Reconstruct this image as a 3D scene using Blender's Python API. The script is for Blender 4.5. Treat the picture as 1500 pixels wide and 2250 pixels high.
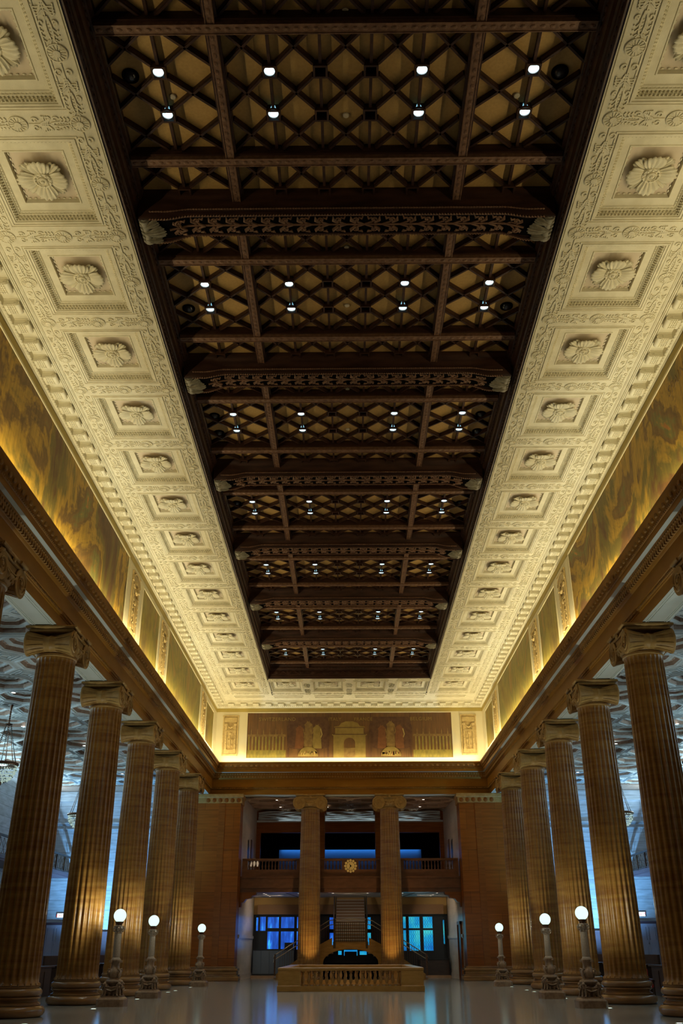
import bpy, math, random
from mathutils import Vector, Matrix
random.seed(7)
PI = math.pi
S = bpy.context.scene
C = S.collection
for o in list(bpy.data.objects):
    bpy.data.objects.remove(o)

# ------------------------------------------------------------------ camera
F_PX, PITCH, YAW, ROLL, EYE = 2012.9, 0.4474, -0.0081, -0.0021, 1.7
cd = bpy.data.cameras.new('camera')
cam = bpy.data.objects.new('camera', cd); C.objects.link(cam)
cd.sensor_fit = 'VERTICAL'; cd.sensor_height = 36.0; cd.lens = F_PX / 2250 * 36.0
cd.clip_start = 0.1; cd.clip_end = 300
_f = Vector((math.sin(YAW)*math.cos(PITCH), math.cos(YAW)*math.cos(PITCH), math.sin(PITCH)))
_r = Vector((math.cos(YAW), -math.sin(YAW), 0)); _u = _r.cross(_f)
_r2 = _r*math.cos(ROLL) + _u*math.sin(ROLL); _u2 = _u*math.cos(ROLL) - _r*math.sin(ROLL)
cam.matrix_world = Matrix(((_r2.x, _u2.x, -_f.x, 0), (_r2.y, _u2.y, -_f.y, 0), (_r2.z, _u2.z, -_f.z, EYE), (0, 0, 0, 1)))
S.camera = cam

# ------------------------------------------------------------------ exposure, world, main light levels
S.view_settings.view_transform = 'Standard'; S.view_settings.look = 'None'
S.view_settings.gamma = 1.0; S.view_settings.exposure = 0.0
S.view_settings.use_curve_mapping = False
W = bpy.data.worlds.new('world'); S.world = W; W.use_nodes = True
W.node_tree.nodes['Background'].inputs[0].default_value = (0.55, 0.42, 0.40, 1)
W.node_tree.nodes['Background'].inputs[1].default_value = 0.008
COVE = 400.0      # watts per 10 m of cove lamp strip behind the cornice
COVE_COL = (1.0, 0.87, 0.52)
COOL = (0.62, 0.93, 1.0)
AISLE_COL = (0.36, 0.66, 1.0)
UPLIGHT = 1300.0   # floor uplights
DOWN = 235.0       # ceiling downlights
AISLE = 650.0     # bowl chandeliers
GLOBE = 1.15      # emission of the globe glass
GLOBE_W = 130.0   # light given by each globe lamp

def light(kind, name, loc, energy, color, aim=None, **kw):
    l = bpy.data.lights.new(name, kind); l.energy = energy; l.color = color
    for k, v in kw.items(): setattr(l, k, v)
    o = bpy.data.objects.new(name, l); C.objects.link(o); o.location = loc
    if aim is not None:
        o.rotation_euler = Vector(aim).to_track_quat('-Z', 'Y').to_euler()
    return o

# cove lamps lying on the ledge of the entablature cornice, washing murals and coffers
HX, YE, YB = 9.6, 66.2, 9.0          # half width of the hall at the frieze, end wall, near end of what is built
for sx in (-1, 1):
    for i in range(6):
        y0 = YB + i*9.4
        p = COVE*(0.42, 0.46, 0.52, 0.60, 0.68, 0.74)[i]
        a = light('AREA', 'cove_light', (sx*(HX-0.31), y0+4.7, 13.80), p, COVE_COL, shape='RECTANGLE', size=0.14, size_y=9.3)
        a.rotation_euler = (PI, sx*0.10, 0)
a = light('AREA', 'cove_light', (0, YE-0.32, 13.80), COVE*0.80, COVE_COL, shape='RECTANGLE', size=18.2, size_y=0.14)
a.rotation_euler = (PI-0.10, 0, 0)

# ------------------------------------------------------------------ materials
def M(name, col, rough=0.55, col2=None, scale=(4, 4, 4), detail=6, bump=0.0, bump_scale=None, metal=0.0, spec=0.5, emit=None, estr=0.0, lo=0.35, hi=0.65, rand=0.0):
    m = bpy.data.materials.new(name); m.use_nodes = True
    nt = m.node_tree; N = nt.nodes; L = nt.links; b = N['Principled BSDF']
    b.inputs['Roughness'].default_value = rough; b.inputs['Metallic'].default_value = metal
    b.inputs['Specular IOR Level'].default_value = spec
    b.inputs['Base Color'].default_value = (*col, 1)
    tc = N.new('ShaderNodeTexCoord')
    if col2 is not None:
        mp = N.new('ShaderNodeMapping'); mp.inputs['Scale'].default_value = scale
        L.new(tc.outputs['Object'], mp.inputs[0])
        n = N.new('ShaderNodeTexNoise'); n.inputs['Scale'].default_value = 1; n.inputs['Detail'].default_value = detail
        L.new(mp.outputs[0], n.inputs['Vector'])
        r = N.new('ShaderNodeValToRGB'); r.color_ramp.elements[0].position = lo; r.color_ramp.elements[1].position = hi
        r.color_ramp.elements[0].color = (*col, 1); r.color_ramp.elements[1].color = (*col2, 1)
        L.new(n.outputs[0], r.inputs[0]); L.new(r.outputs[0], b.inputs['Base Color'])
    if bump:
        n2 = N.new('ShaderNodeTexNoise'); n2.inputs['Scale'].default_value = bump_scale or 30; n2.inputs['Detail'].default_value = 5
        L.new(tc.outputs['Object'], n2.inputs['Vector'])
        bp = N.new('ShaderNodeBump'); bp.inputs['Strength'].default_value = bump; bp.inputs['Distance'].default_value = 0.02
        L.new(n2.outputs[0], bp.inputs['Height']); L.new(bp.outputs[0], b.inputs['Normal'])
    if emit is not None:
        b.inputs['Emission Color'].default_value = (*emit, 1); b.inputs['Emission Strength'].default_value = estr
    return m

def ramp_set(r, stops):
    e = r.color_ramp.elements
    while len(e) > 1: e.remove(e[-1])
    e[0].position = stops[0][0]; e[0].color = (*stops[0][1], 1)
    for p, c in stops[1:]:
        x = e.new(p); x.color = (*c, 1)

def brick_mat(name, c1, c2, mortar, w, h, axes, rough=0.5, mort=0.006, bump=0.3, vscale=(1.2, 1.2, 6)):
    """ashlar or tile courses; axes = which object axes run along and across the courses"""
    m = bpy.data.materials.new(name); m.use_nodes = True
    nt = m.node_tree; N = nt.nodes; L = nt.links; b = N['Principled BSDF']
    b.inputs['Roughness'].default_value = rough
    tc = N.new('ShaderNodeTexCoord'); sp = N.new('ShaderNodeSeparateXYZ'); cb = N.new('ShaderNodeCombineXYZ')
    L.new(tc.outputs['Object'], sp.inputs[0])
    L.new(sp.outputs[axes[0]], cb.inputs[0]); L.new(sp.outputs[axes[1]], cb.inputs[1])
    br = N.new('ShaderNodeTexBrick'); br.inputs['Scale'].default_value = 1
    br.inputs['Brick Width'].default_value = w; br.inputs['Row Height'].default_value = h
    br.inputs['Mortar Size'].default_value = mort; br.inputs['Mortar Smooth'].default_value = 0.2
    br.inputs['Color1'].default_value = (*c1, 1); br.inputs['Color2'].default_value = (*c2, 1); br.inputs['Mortar'].default_value = (*mortar, 1)
    L.new(cb.outputs[0], br.inputs['Vector'])
    mp = N.new('ShaderNodeMapping'); mp.inputs['Scale'].default_value = vscale; L.new(tc.outputs['Object'], mp.inputs[0])
    n = N.new('ShaderNodeTexNoise'); n.inputs['Scale'].default_value = 1; n.inputs['Detail'].default_value = 8; L.new(mp.outputs[0], n.inputs['Vector'])
    rr = N.new('ShaderNodeValToRGB'); ramp_set(rr, [(0.3, (0.72, 0.70, 0.68)), (0.7, (1.15, 1.12, 1.1))]); L.new(n.outputs[0], rr.inputs[0])
    mx = N.new('ShaderNodeMix'); mx.data_type = 'RGBA'; mx.blend_type = 'MULTIPLY'; mx.inputs[0].default_value = 1
    L.new(br.outputs[0], mx.inputs[6]); L.new(rr.outputs[0], mx.inputs[7]); L.new(mx.outputs[2], b.inputs['Base Color'])
    if bump:
        bp = N.new('ShaderNodeBump'); bp.inputs['Strength'].default_value = bump; bp.inputs['Distance'].default_value = 0.01; bp.invert = True
        L.new(br.outputs['Fac'], bp.inputs['Height']); L.new(bp.outputs[0], b.inputs['Normal'])
    return m

def mural_mat(name, seed, stops, sx=0.22, sz=0.6):
    """painted canvas: big slanting patches of colour with vertical brush streaks"""
    m = bpy.data.materials.new(name); m.use_nodes = True
    nt = m.node_tree; N = nt.nodes; L = nt.links; b = N['Principled BSDF']; b.inputs['Roughness'].default_value = 0.6
    tc = N.new('ShaderNodeTexCoord')
    mp = N.new('ShaderNodeMapping'); mp.inputs['Scale'].default_value = (sx, sx, sz*0.35); mp.inputs['Location'].default_value = (seed, seed*2, seed*3)
    mp.inputs['Rotation'].default_value = (0.35, 0.35, 0)
    L.new(tc.outputs['Object'], mp.inputs[0])
    n = N.new('ShaderNodeTexNoise'); n.inputs['Scale'].default_value = 1.25; n.inputs['Detail'].default_value = 8; n.inputs['Roughness'].default_value = 0.60; n.inputs['Distortion'].default_value = 0.6
    L.new(mp.outputs[0], n.inputs['Vector'])
    r = N.new('ShaderNodeValToRGB'); ramp_set(r, stops); L.new(n.outputs[0], r.inputs[0])
    mp2 = N.new('ShaderNodeMapping'); mp2.inputs['Scale'].default_value = (7, 7, 0.8); L.new(tc.outputs['Object'], mp2.inputs[0])
    n2 = N.new('ShaderNodeTexNoise'); n2.inputs['Scale'].default_value = 1; n2.inputs['Detail'].default_value = 8; L.new(mp2.outputs[0], n2.inputs['Vector'])
    r2 = N.new('ShaderNodeValToRGB'); ramp_set(r2, [(0.3, (0.72, 0.72, 0.72)), (0.7, (1.2, 1.2, 1.2))]); L.new(n2.outputs[0], r2.inputs[0])
    mx = N.new('ShaderNodeMix'); mx.data_type = 'RGBA'; mx.blend_type = 'MULTIPLY'; mx.inputs[0].default_value = 1
    L.new(r.outputs[0], mx.inputs[6]); L.new(r2.outputs[0], mx.inputs[7]); L.new(mx.outputs[2], b.inputs['Base Color'])
    return m

cream = M('cream_plaster', (0.66, 0.60, 0.42), 0.6, (0.76, 0.70, 0.51), (3, 3, 3), bump=0.25, bump_scale=45)
creamp = M('coffer_field', (0.60, 0.50, 0.36), 0.6, (0.66, 0.55, 0.40), (3, 3, 3))
whitep = M('cream_paint', (0.66, 0.58, 0.36), 0.5, (0.70, 0.62, 0.40), (1, 1, 1))
ochre = M('ochre_paint', (0.42, 0.31, 0.07), 0.6, (0.46, 0.35, 0.09), (1, 1, 1))
gilt = M('gilt_plaster', (0.46, 0.32, 0.12), 0.5, (0.60, 0.44, 0.18), (6, 6, 6), bump=0.3)
entab = M('entablature_stone', (0.25, 0.098, 0.008), 0.5, (0.30, 0.122, 0.012), (0.8, 0.8, 2.5), bump=0.12, bump_scale=60)
entabd = M('moulding_stone', (0.28, 0.13, 0.032), 0.5, (0.35, 0.175, 0.048), (6, 6, 6))
soffit = M('soffit_plaster', (0.55, 0.54, 0.45), 0.6, (0.60, 0.58, 0.49), (1, 1, 1))
colm = M('column_marble', (0.22, 0.082, 0.012), 0.34, (0.37, 0.172, 0.034), (0.9, 0.9, 9), detail=9, bump=0.12, bump_scale=70, lo=0.3, hi=0.7)
basem = M('base_marble', (0.24, 0.11, 0.04), 0.16, (0.33, 0.165, 0.06), (1.5, 1.5, 5), detail=8)
capm = M('capital_stone', (0.34, 0.175, 0.045), 0.5, (0.43, 0.24, 0.07), (5, 5, 5), bump=0.2, bump_scale=40)
wood = M('dark_wood', (0.040, 0.017, 0.010), 0.42, (0.075, 0.032, 0.018), (1.2, 6, 6), detail=8, bump=0.15)
woodl = M('carved_wood', (0.17, 0.085, 0.046), 0.5, (0.26, 0.14, 0.08), (9, 9, 9), detail=8, bump=0.4, bump_scale=35)
green = M('bracket_patina', (0.20, 0.17, 0.11), 0.5, (0.30, 0.27, 0.19), (9, 9, 9), bump=0.3)
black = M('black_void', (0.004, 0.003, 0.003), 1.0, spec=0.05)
tan = M('ceiling_panel', (0.57, 0.34, 0.10), 0.7, (0.64, 0.39, 0.12), (14, 14, 14), bump=0.25, bump_scale=90)
lampm = M('downlight_disc', (0.9, 0.95, 1), 0.4, emit=(0.66, 0.93, 1.0), estr=14)
lampr = M('downlight_reflector', (0.75, 0.8, 0.82), 0.25, emit=(0.35, 0.8, 1.0), estr=0.9)
detm = M('detector_plastic', (0.62, 0.52, 0.36), 0.5)
glassd = M('dark_glass', (0.03, 0.03, 0.035), 0.06, spec=0.9)
pierm = M('pier_stone', (0.21, 0.057, 0.007), 0.35, (0.27, 0.083, 0.011), (0.7, 0.7, 8), detail=9)
pierb = brick_mat('pier_ashlar', (0.25, 0.068, 0.007), (0.31, 0.090, 0.010), (0.09, 0.024, 0.004), 4.0, 1.32, (0, 2), rough=0.35, mort=0.008, vscale=(0.5, 0.5, 7))
annexw = brick_mat('annex_ashlar', (0.56, 0.50, 0.42), (0.61, 0.54, 0.45), (0.42, 0.36, 0.30), 1.8, 0.5, (1, 2), rough=0.28, mort=0.006, bump=0.05, vscale=(.4, .4, 1.2))
aislew = brick_mat('aisle_ashlar', (0.46, 0.50, 0.56), (0.50, 0.54, 0.60), (0.20, 0.21, 0.25), 40.0, 0.60, (0, 2), rough=0.6, mort=0.012, bump=0.2)
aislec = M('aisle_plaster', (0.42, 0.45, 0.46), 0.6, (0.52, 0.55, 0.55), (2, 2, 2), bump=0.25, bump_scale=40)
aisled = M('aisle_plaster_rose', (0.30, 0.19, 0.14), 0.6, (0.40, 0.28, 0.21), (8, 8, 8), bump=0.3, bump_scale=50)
floorm = brick_mat('floor_travertine', (0.34, 0.32, 0.285), (0.41, 0.38, 0.33), (0.25, 0.235, 0.205), 1.5, 0.75, (0, 1), rough=0.13, mort=0.006, bump=0.02, vscale=(0.5, 3.0, 1))
warmw = M('annex_warm_plaster', (0.54, 0.32, 0.09), 0.6, (0.58, 0.35, 0.10), (1, 1, 1))
brownp = M('annex_brown_paint', (0.26, 0.13, 0.05), 0.6)
lowc = M('annex_ceiling_paint', (0.55, 0.48, 0.40), 0.7)
balst = M('balustrade_stone', (0.36, 0.18, 0.04), 0.32, (0.46, 0.24, 0.065), (2, 2, 7), detail=8)
balcs = M('balcony_stone', (0.15, 0.058, 0.024), 0.35, (0.20, 0.08, 0.034), (2, 2, 5))
lampst = M('lamp_granite', (0.34, 0.24, 0.16), 0.4, (0.46, 0.35, 0.26), (40, 40, 40), detail=3)
lampbr = M('lamp_carved_stone', (0.23, 0.125, 0.062), 0.4, (0.33, 0.20, 0.11), (12, 12, 12), bump=0.3, bump_scale=60)
globem = M('globe_glass', (0.25, 0.3, 0.28), 0.4, emit=(0.72, 1.0, 0.88), estr=GLOBE)
brass = M('polished_brass', (0.55, 0.36, 0.16), 0.22, metal=1.0)
steel = M('steel_rail', (0.62, 0.56, 0.50), 0.2, metal=1.0)
bronze = M('bronze_dark', (0.10, 0.045, 0.022), 0.35, (0.15, 0.07, 0.035), (9, 9, 9), metal=0.5)
clockg = M('clock_gilt', (0.68, 0.42, 0.12), 0.35, emit=(0.9, 0.5, 0.12), estr=0.10)
darkw = M('desk_wood', (0.030, 0.014, 0.010), 0.35, (0.05, 0.024, 0.016), (2, 8, 8))
redl = M('red_leather', (0.40, 0.035, 0.02), 0.4)
stairm = M('stair_stone', (0.34, 0.20, 0.11), 0.3, (0.42, 0.26, 0.15), (3, 3, 3))
frameb = M('window_frame_black', (0.012, 0.010, 0.012), 0.35)
bluepan = M('counter_panel_blue', (0.10, 0.13, 0.18), 0.4)
doorw = M('door_paint', (0.36, 0.37, 0.48), 0.4)
doorf = M('door_frame_wood', (0.07, 0.04, 0.055), 0.4)
wains = M('wainscot_wood', (0.10, 0.06, 0.085), 0.45, (0.13, 0.08, 0.10), (1, 1, 6))
screen = M('monitor_screen', (0.02, 0.05, 0.1), 0.3, emit=(0.10, 0.42, 1.0), estr=1.3)
crystal = M('crystal_beads', (0.80, 0.86, 0.80), 0.08, emit=(0.75, 1.0, 0.85), estr=0.30)
crystald = M('crystal_dark', (0.05, 0.06, 0.05), 0.1, spec=0.9)
exitm = M('exit_face', (0.8, 0.8, 0.8), 0.4, emit=(0.85, 0.95, 1.0), estr=1.2)
exitr = M('exit_red', (0.6, 0.03, 0.02), 0.4, emit=(1.0, 0.06, 0.03), estr=1.5)
uplm = M('uplight_lens', (0.9, 1, 1), 0.3, emit=(0.7, 1.0, 0.95), estr=6)
MUS = [(0.30, (0.06, 0.022, 0.004)), (0.41, (0.13, 0.055, 0.008)), (0.445, (0.17, 0.115, 0.012)), (0.465, (0.15, 0.11, 0.012)), (0.50, (0.36, 0.21, 0.018)), (0.525, (0.44, 0.25, 0.018)), (0.56, (0.15, 0.075, 0.010)), (0.59, (0.21, 0.105, 0.012)), (0.625, (0.17, 0.15, 0.03)), (0.65, (0.24, 0.19, 0.03)), (0.662, (0.46, 0.17, 0.02)), (0.75, (0.52, 0.24, 0.02))]
MUS2 = [(0.30, (0.13, 0.08, 0.012)), (0.42, (0.24, 0.16, 0.02)), (0.50, (0.30, 0.22, 0.025)), (0.57, (0.20, 0.165, 0.025)), (0.63, (0.36, 0.20, 0.025)), (0.70, (0.20, 0.20, 0.08)), (0.78, (0.46, 0.19, 0.03))]
muralA = mural_mat('mural_paint_umber', 3.1, MUS); muralB = mural_mat('mural_paint_gold', 8.7, MUS)
muralC = mural_mat('mural_paint_olive', 5.3, MUS2); muralD = mural_mat('mural_paint_moss', 1.7, MUS2)
muralE = mural_mat('mural_paint_dusk', 6.2, [(0.3, (0.10, 0.042, 0.010)), (0.6, (0.15, 0.066, 0.014)), (0.8, (0.17, 0.09, 0.02))])
pntA = M('paint_pale_ochre', (0.21, 0.135, 0.026), 0.6, (0.27, 0.18, 0.04), (3, 3, 3)); pntB = M('paint_umber', (0.075, 0.028, 0.010), 0.6, (0.11, 0.045, 0.016), (4, 4, 4))
pntC = M('paint_rust', (0.15, 0.050, 0.012), 0.6, (0.19, 0.070, 0.018), (4, 4, 4)); pntD = M('paint_sand', (0.40, 0.27, 0.08), 0.6)
pntE = M('paint_moss', (0.17, 0.125, 0.022), 0.6, (0.27, 0.20, 0.03), (5, 5, 2)); pntF = M('paint_bronze', (0.16, 0.085, 0.02), 0.6, (0.24, 0.14, 0.035), (4, 4, 4))

def window_mat(name, stops, scale, strength):
    m = bpy.data.materials.new(name); m.use_nodes = True
    nt = m.node_tree; N = nt.nodes; L = nt.links; b = N['Principled BSDF']; b.inputs['Roughness'].default_value = 0.35; b.inputs['Specular IOR Level'].default_value = 0.2
    b.inputs['Base Color'].default_value = (0.01, 0.015, 0.025, 1)
    tc = N.new('ShaderNodeTexCoord'); mp = N.new('ShaderNodeMapping'); mp.inputs['Scale'].default_value = scale; L.new(tc.outputs['Object'], mp.inputs[0])
    n = N.new('ShaderNodeTexNoise'); n.inputs['Scale'].default_value = 1; n.inputs['Detail'].default_value = 4; L.new(mp.outputs[0], n.inputs['Vector'])
    r = N.new('ShaderNodeValToRGB'); ramp_set(r, stops); L.new(n.outputs[0], r.inputs[0])
    L.new(r.outputs[0], b.inputs['Emission Color']); b.inputs['Emission Strength'].default_value = strength
    return m
WIN = 1.25
paneblue = window_mat('pane_dusk_blue', [(0.3, (0.005, 0.03, 0.16)), (0.5, (0.012, 0.07, 0.42)), (0.62, (0.02, 0.14, 0.62)), (0.75, (0.05, 0.55, 0.75))], (3.0, 1, 0.8), WIN)
panecyan = window_mat('pane_dusk_cyan', [(0.3, (0.004, 0.10, 0.42)), (0.5, (0.01, 0.27, 0.52)), (0.7, (0.05, 0.50, 0.50))], (0.8, 1, 0.9), WIN)

for q, v in ((entab, .15), (entabd, .2), (pierm, .2), (pierb, .2), (colm, .35), (wood, .3), (woodl, .3), (capm, .25), (balcs, .2), (balst, .35)):
    q.node_tree.nodes['Principled BSDF'].inputs['Specular IOR Level'].default_value = v

# ------------------------------------------------------------------ mesh builder
class MB:
    def __init__(s): s.v = []; s.f = []; s.mi = []; s.cur = 0
    def add(s, vs, fs):
        b = len(s.v); s.v += [tuple(v) for v in vs]; s.f += [[i+b for i in f] for f in fs]; s.mi += [s.cur]*len(fs); return s
    def box(s, x0, x1, y0, y1, z0, z1):
        return s.add([(x0,y0,z0),(x1,y0,z0),(x1,y1,z0),(x0,y1,z0),(x0,y0,z1),(x1,y0,z1),(x1,y1,z1),(x0,y1,z1)],
                     [(0,3,2,1),(4,5,6,7),(0,1,5,4),(1,2,6,5),(2,3,7,6),(3,0,4,7)])
    def bevbox(s, x0, x1, y0, y1, z0, z1, b=0.02):
        vs = []
        for z, i in ((z0, b), (z0+b, 0), (z1-b, 0), (z1, b)):
            vs += [(x0+i,y0+i,z),(x1-i,y0+i,z),(x1-i,y1-i,z),(x0+i,y1-i,z)]
        fs = [(3,2,1,0),(12,13,14,15)]
        for k in range(3):
            for j in range(4): fs.append((4*k+j, 4*k+(j+1)%4, 4*k+4+(j+1)%4, 4*k+4+j))
        return s.add(vs, fs)
    def lathe(s, prof, n=24, c=(0,0,0), axis='z', a0=0, a1=2*PI, cap=True):
        full = abs(a1-a0-2*PI) < 1e-6; m = n if full else n+1; vs = []; fs = []
        for r, z in prof:
            for i in range(m):
                a = a0+(a1-a0)*i/n; x, y = r*math.cos(a), r*math.sin(a)
                p = (x, y, z) if axis == 'z' else ((z, x, y) if axis == 'x' else (y, z, x))
                vs.append((c[0]+p[0], c[1]+p[1], c[2]+p[2]))
        for k in range(len(prof)-1):
            for i in range(n):
                j = (i+1) % m; fs.append((k*m+i, k*m+j, (k+1)*m+j, (k+1)*m+i))
        if cap and full:
            fs.append(tuple(range(m-1, -1, -1))); q = (len(prof)-1)*m; fs.append(tuple(range(q, q+m)))
        return s.add(vs, fs)
    def tube(s, pts, r, n=6, closed=False, flat=1.0):
        pts = [Vector(p) for p in pts]; N = len(pts); vs = []; fs = []; prev = None
        for i, p in enumerate(pts):
            t = ((pts[(i+1) % N] - pts[i-1]) if closed else (pts[min(i+1, N-1)] - pts[max(i-1, 0)]))
            if t.length < 1e-9: t = Vector((0, 0, 1))
            t.normalize()
            up = Vector((0, 0, 1)) if abs(t.z) < 0.9 else Vector((0, 1, 0))
            a = t.cross(up).normalized(); b = a.cross(t)
            rr = r[i] if isinstance(r, (list, tuple)) else r
            for k in range(n):
                g = 2*PI*k/n+PI/4; q = p + a*(rr*math.cos(g)) + b*(rr*flat*math.sin(g)); vs.append(q)
        for i in range(N if closed else N-1):
            for k in range(n):
                j = (i+1) % N; fs.append((i*n+k, i*n+(k+1) % n, j*n+(k+1) % n, j*n+k))
        if not closed: fs += [tuple(range(n-1, -1, -1)), tuple(range((N-1)*n, N*n))]
        return s.add(vs, fs)
    def ell(s, c, r, nu=10, nv=6, rot=None):
        vs = []; fs = []
        for j in range(1, nv):
            ph = PI*j/nv
            for i in range(nu):
                th = 2*PI*i/nu; p = Vector((r[0]*math.sin(ph)*math.cos(th), r[1]*math.sin(ph)*math.sin(th), r[2]*math.cos(ph)))
                if rot is not None: p = rot @ p
                vs.append((c[0]+p.x, c[1]+p.y, c[2]+p.z))
        t = Vector((0, 0, r[2])); t = rot @ t if rot is not None else t
        vs += [(c[0]+t.x, c[1]+t.y, c[2]+t.z), (c[0]-t.x, c[1]-t.y, c[2]-t.z)]; a = len(vs)-2
        for j in range(nv-2):
            for i in range(nu): fs.append((j*nu+i, (j+1)*nu+i, (j+1)*nu+(i+1) % nu, j*nu+(i+1) % nu))
        for i in range(nu):
            fs.append((a, i, (i+1) % nu)); fs.append((a+1, (nv-2)*nu+(i+1) % nu, (nv-2)*nu+i))
        return s.add(vs, fs)
    def prism(s, poly, z0, z1, fn=None):
        n = len(poly); fn = fn or (lambda x, y, z: (x, y, z))
        vs = [fn(x, y, z0) for x, y in poly]+[fn(x, y, z1) for x, y in poly]
        fs = [tuple(range(n-1, -1, -1)), tuple(range(n, 2*n))]+[(i, (i+1) % n, n+(i+1) % n, n+i) for i in range(n)]
        return s.add(vs, fs)
    def sweep(s, prof, path, closed_path=False, closed_prof=False):
        """prof: list of values passed to every path function, which returns a 3D point"""
        m = len(prof); vs = [fn(d, z) for fn in path for d, z in prof]; fs = []
        K = len(path)
        for k in range(K if closed_path else K-1):
            kk = (k+1) % K
            for i in range(m if closed_prof else m-1):
                j = (i+1) % m; fs.append((k*m+i, k*m+j, kk*m+j, kk*m+i))
        return s.add(vs, fs)
    def merge(s, o, mat):
        return s.add([mat @ Vector(v) for v in o.v], o.f)
    def build(s, name, mat, parent=None, smooth=35, loc=None, rotz=0.0, link=True):
        me = bpy.data.meshes.new(name); me.from_pydata(s.v, [], s.f)
        mats = mat if isinstance(mat, (list, tuple)) else [mat]
        for q in mats: me.materials.append(q)
        if len(mats) > 1: me.polygons.foreach_set('material_index', s.mi)
        import bmesh
        bm = bmesh.new(); bm.from_mesh(me); bmesh.ops.recalc_face_normals(bm, faces=bm.faces); bm.to_mesh(me); bm.free()
        me.shade_smooth()
        if smooth is not None: me.set_sharp_from_angle(angle=math.radians(smooth))
        o = bpy.data.objects.new(name, me)
        if link: C.objects.link(o)
        if parent: o.parent = parent
        if loc is not None: o.location = loc
        o.rotation_euler.z = rotz
        return o

def tag(o, label, cat, group=None):
    o['label'] = label; o['category'] = cat
    if group: o['group'] = group
    return o
def thing(name, label, cat, loc=(0, 0, 0), rotz=0.0, group=None):
    o = bpy.data.objects.new(name, None); C.objects.link(o); o.location = loc; o.rotation_euler.z = rotz
    o.empty_display_size = 0.2
    return tag(o, label, cat, group)
def struct(o):
    o['kind'] = 'structure'; return o
def dup(src, loc, rotz, label, group=None):
    r = src.copy(); C.objects.link(r); r.location = loc; r.rotation_euler.z = rotz; r['label'] = label
    if group: r['group'] = group
    for ch in list(src.children):
        c = ch.copy(); C.objects.link(c); c.parent = r
        for g in list(ch.children):
            d = g.copy(); C.objects.link(d); d.parent = c
    return r
def inst(src, parent, loc, rotz=0.0):
    c = src.copy(); C.objects.link(c); c.parent = parent; c.location = loc; c.rotation_euler.z = rotz; return c
ORD = ['first', 'second', 'third', 'fourth', 'fifth', 'sixth', 'seventh', 'eighth', 'ninth', 'tenth', 'eleventh', 'twelfth', 'thirteenth', 'fourteenth', 'fifteenth', 'sixteenth', 'seventeenth', 'eighteenth', 'nineteenth', 'twentieth']
def side(s): return 'left' if s < 0 else 'right'
def spiral(c, r0, r1, turns, n, a0, sgn=1, plane='yz'):
    out = []
    for i in range(n+1):
        t = i/n; r = r0*(r1/r0)**t; a = a0+sgn*2*PI*turns*t; p, q = r*math.cos(a), r*math.sin(a)
        out.append({'yz': (c[0], c[1]+p, c[2]+q), 'xy': (c[0]+p, c[1]+q, c[2]), 'xz': (c[0]+p, c[1], c[2]+q)}[plane])
    return out
def bez(a, b, c, n=6):
    a, b, c = Vector(a), Vector(b), Vector(c)
    return [a*(1-t)**2+b*2*t*(1-t)+c*t*t for t in [i/n for i in range(n+1)]]

# ================================================================== SETTING
ZC = 18.1                      # plaster ceiling
PITCH_C = 3.516                # coffer pitch along the hall
ROS0 = 16.14                   # y of the coffer called number 0
BAY = 2*PITCH_C
BEAM0 = 17.9                   # first carved beam
COLX, COL0, COLP = 9.97, 23.2, 7.06
ZA = 11.62                     # underside of the architrave
OPX, OPY = 5.386, 59.7         # opening of the wooden ceiling

floorm.node_tree.nodes['Principled BSDF'].inputs['Specular IOR Level'].default_value = 0.40
# ---- floor, with the stair well inside the balustrade
fl = MB()
fl.box(-22, 22, 4, 49.2, -0.3, 0); fl.box(-22, -2.9, 49.2, 59.0, -0.3, 0); fl.box(2.9, 22, 49.2, 59.0, -0.3, 0); fl.box(-22, 22, 59.0, 90, -0.3, 0)
struct(fl.build('floor', floorm))
wl = MB(); wl.box(-3.1, 3.1, 49.0, 49.2, -3.5, -0.3); wl.box(-3.1, 3.1, 59.0, 59.2, -3.5, -0.3); wl.box(-3.1, -2.9, 49.2, 59, -3.5, -0.3); wl.box(2.9, 3.1, 49.2, 59, -3.5, -0.3); wl.box(-3.1, 3.1, 49, 59.2, -3.7, -3.5)
struct(wl.build('wall_stairwell', pierm))
st = MB(); st.box(-7.2, 7.2, 73.6, 75, 0.0, 0.16)
struct(st.build('trim_1', stairm))

# ---- frieze walls above the entablature
for sx in (-1, 1):
    b = MB(); b.box(min(sx*HX, sx*(HX+1)), max(sx*HX, sx*(HX+1)), YB, YE+1, 13.0, ZC)
    struct(b.build('wall_'+side(sx), whitep))
    b = MB(); b.box(min(sx*(HX-.012), sx*(HX+.01)), max(sx*(HX-.012), sx*(HX+.01)), YB, YE, 17.37, 17.66)
    struct(b.build('trim_2', ochre))
b = MB(); b.box(-HX, HX, YE, YE+1, 13.0, ZC); struct(b.build('wall_end', whitep))
b = MB(); b.box(-HX, HX, YE-.012, YE+.01, 17.40, 17.66); struct(b.build('trim_3', ochre))

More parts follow.
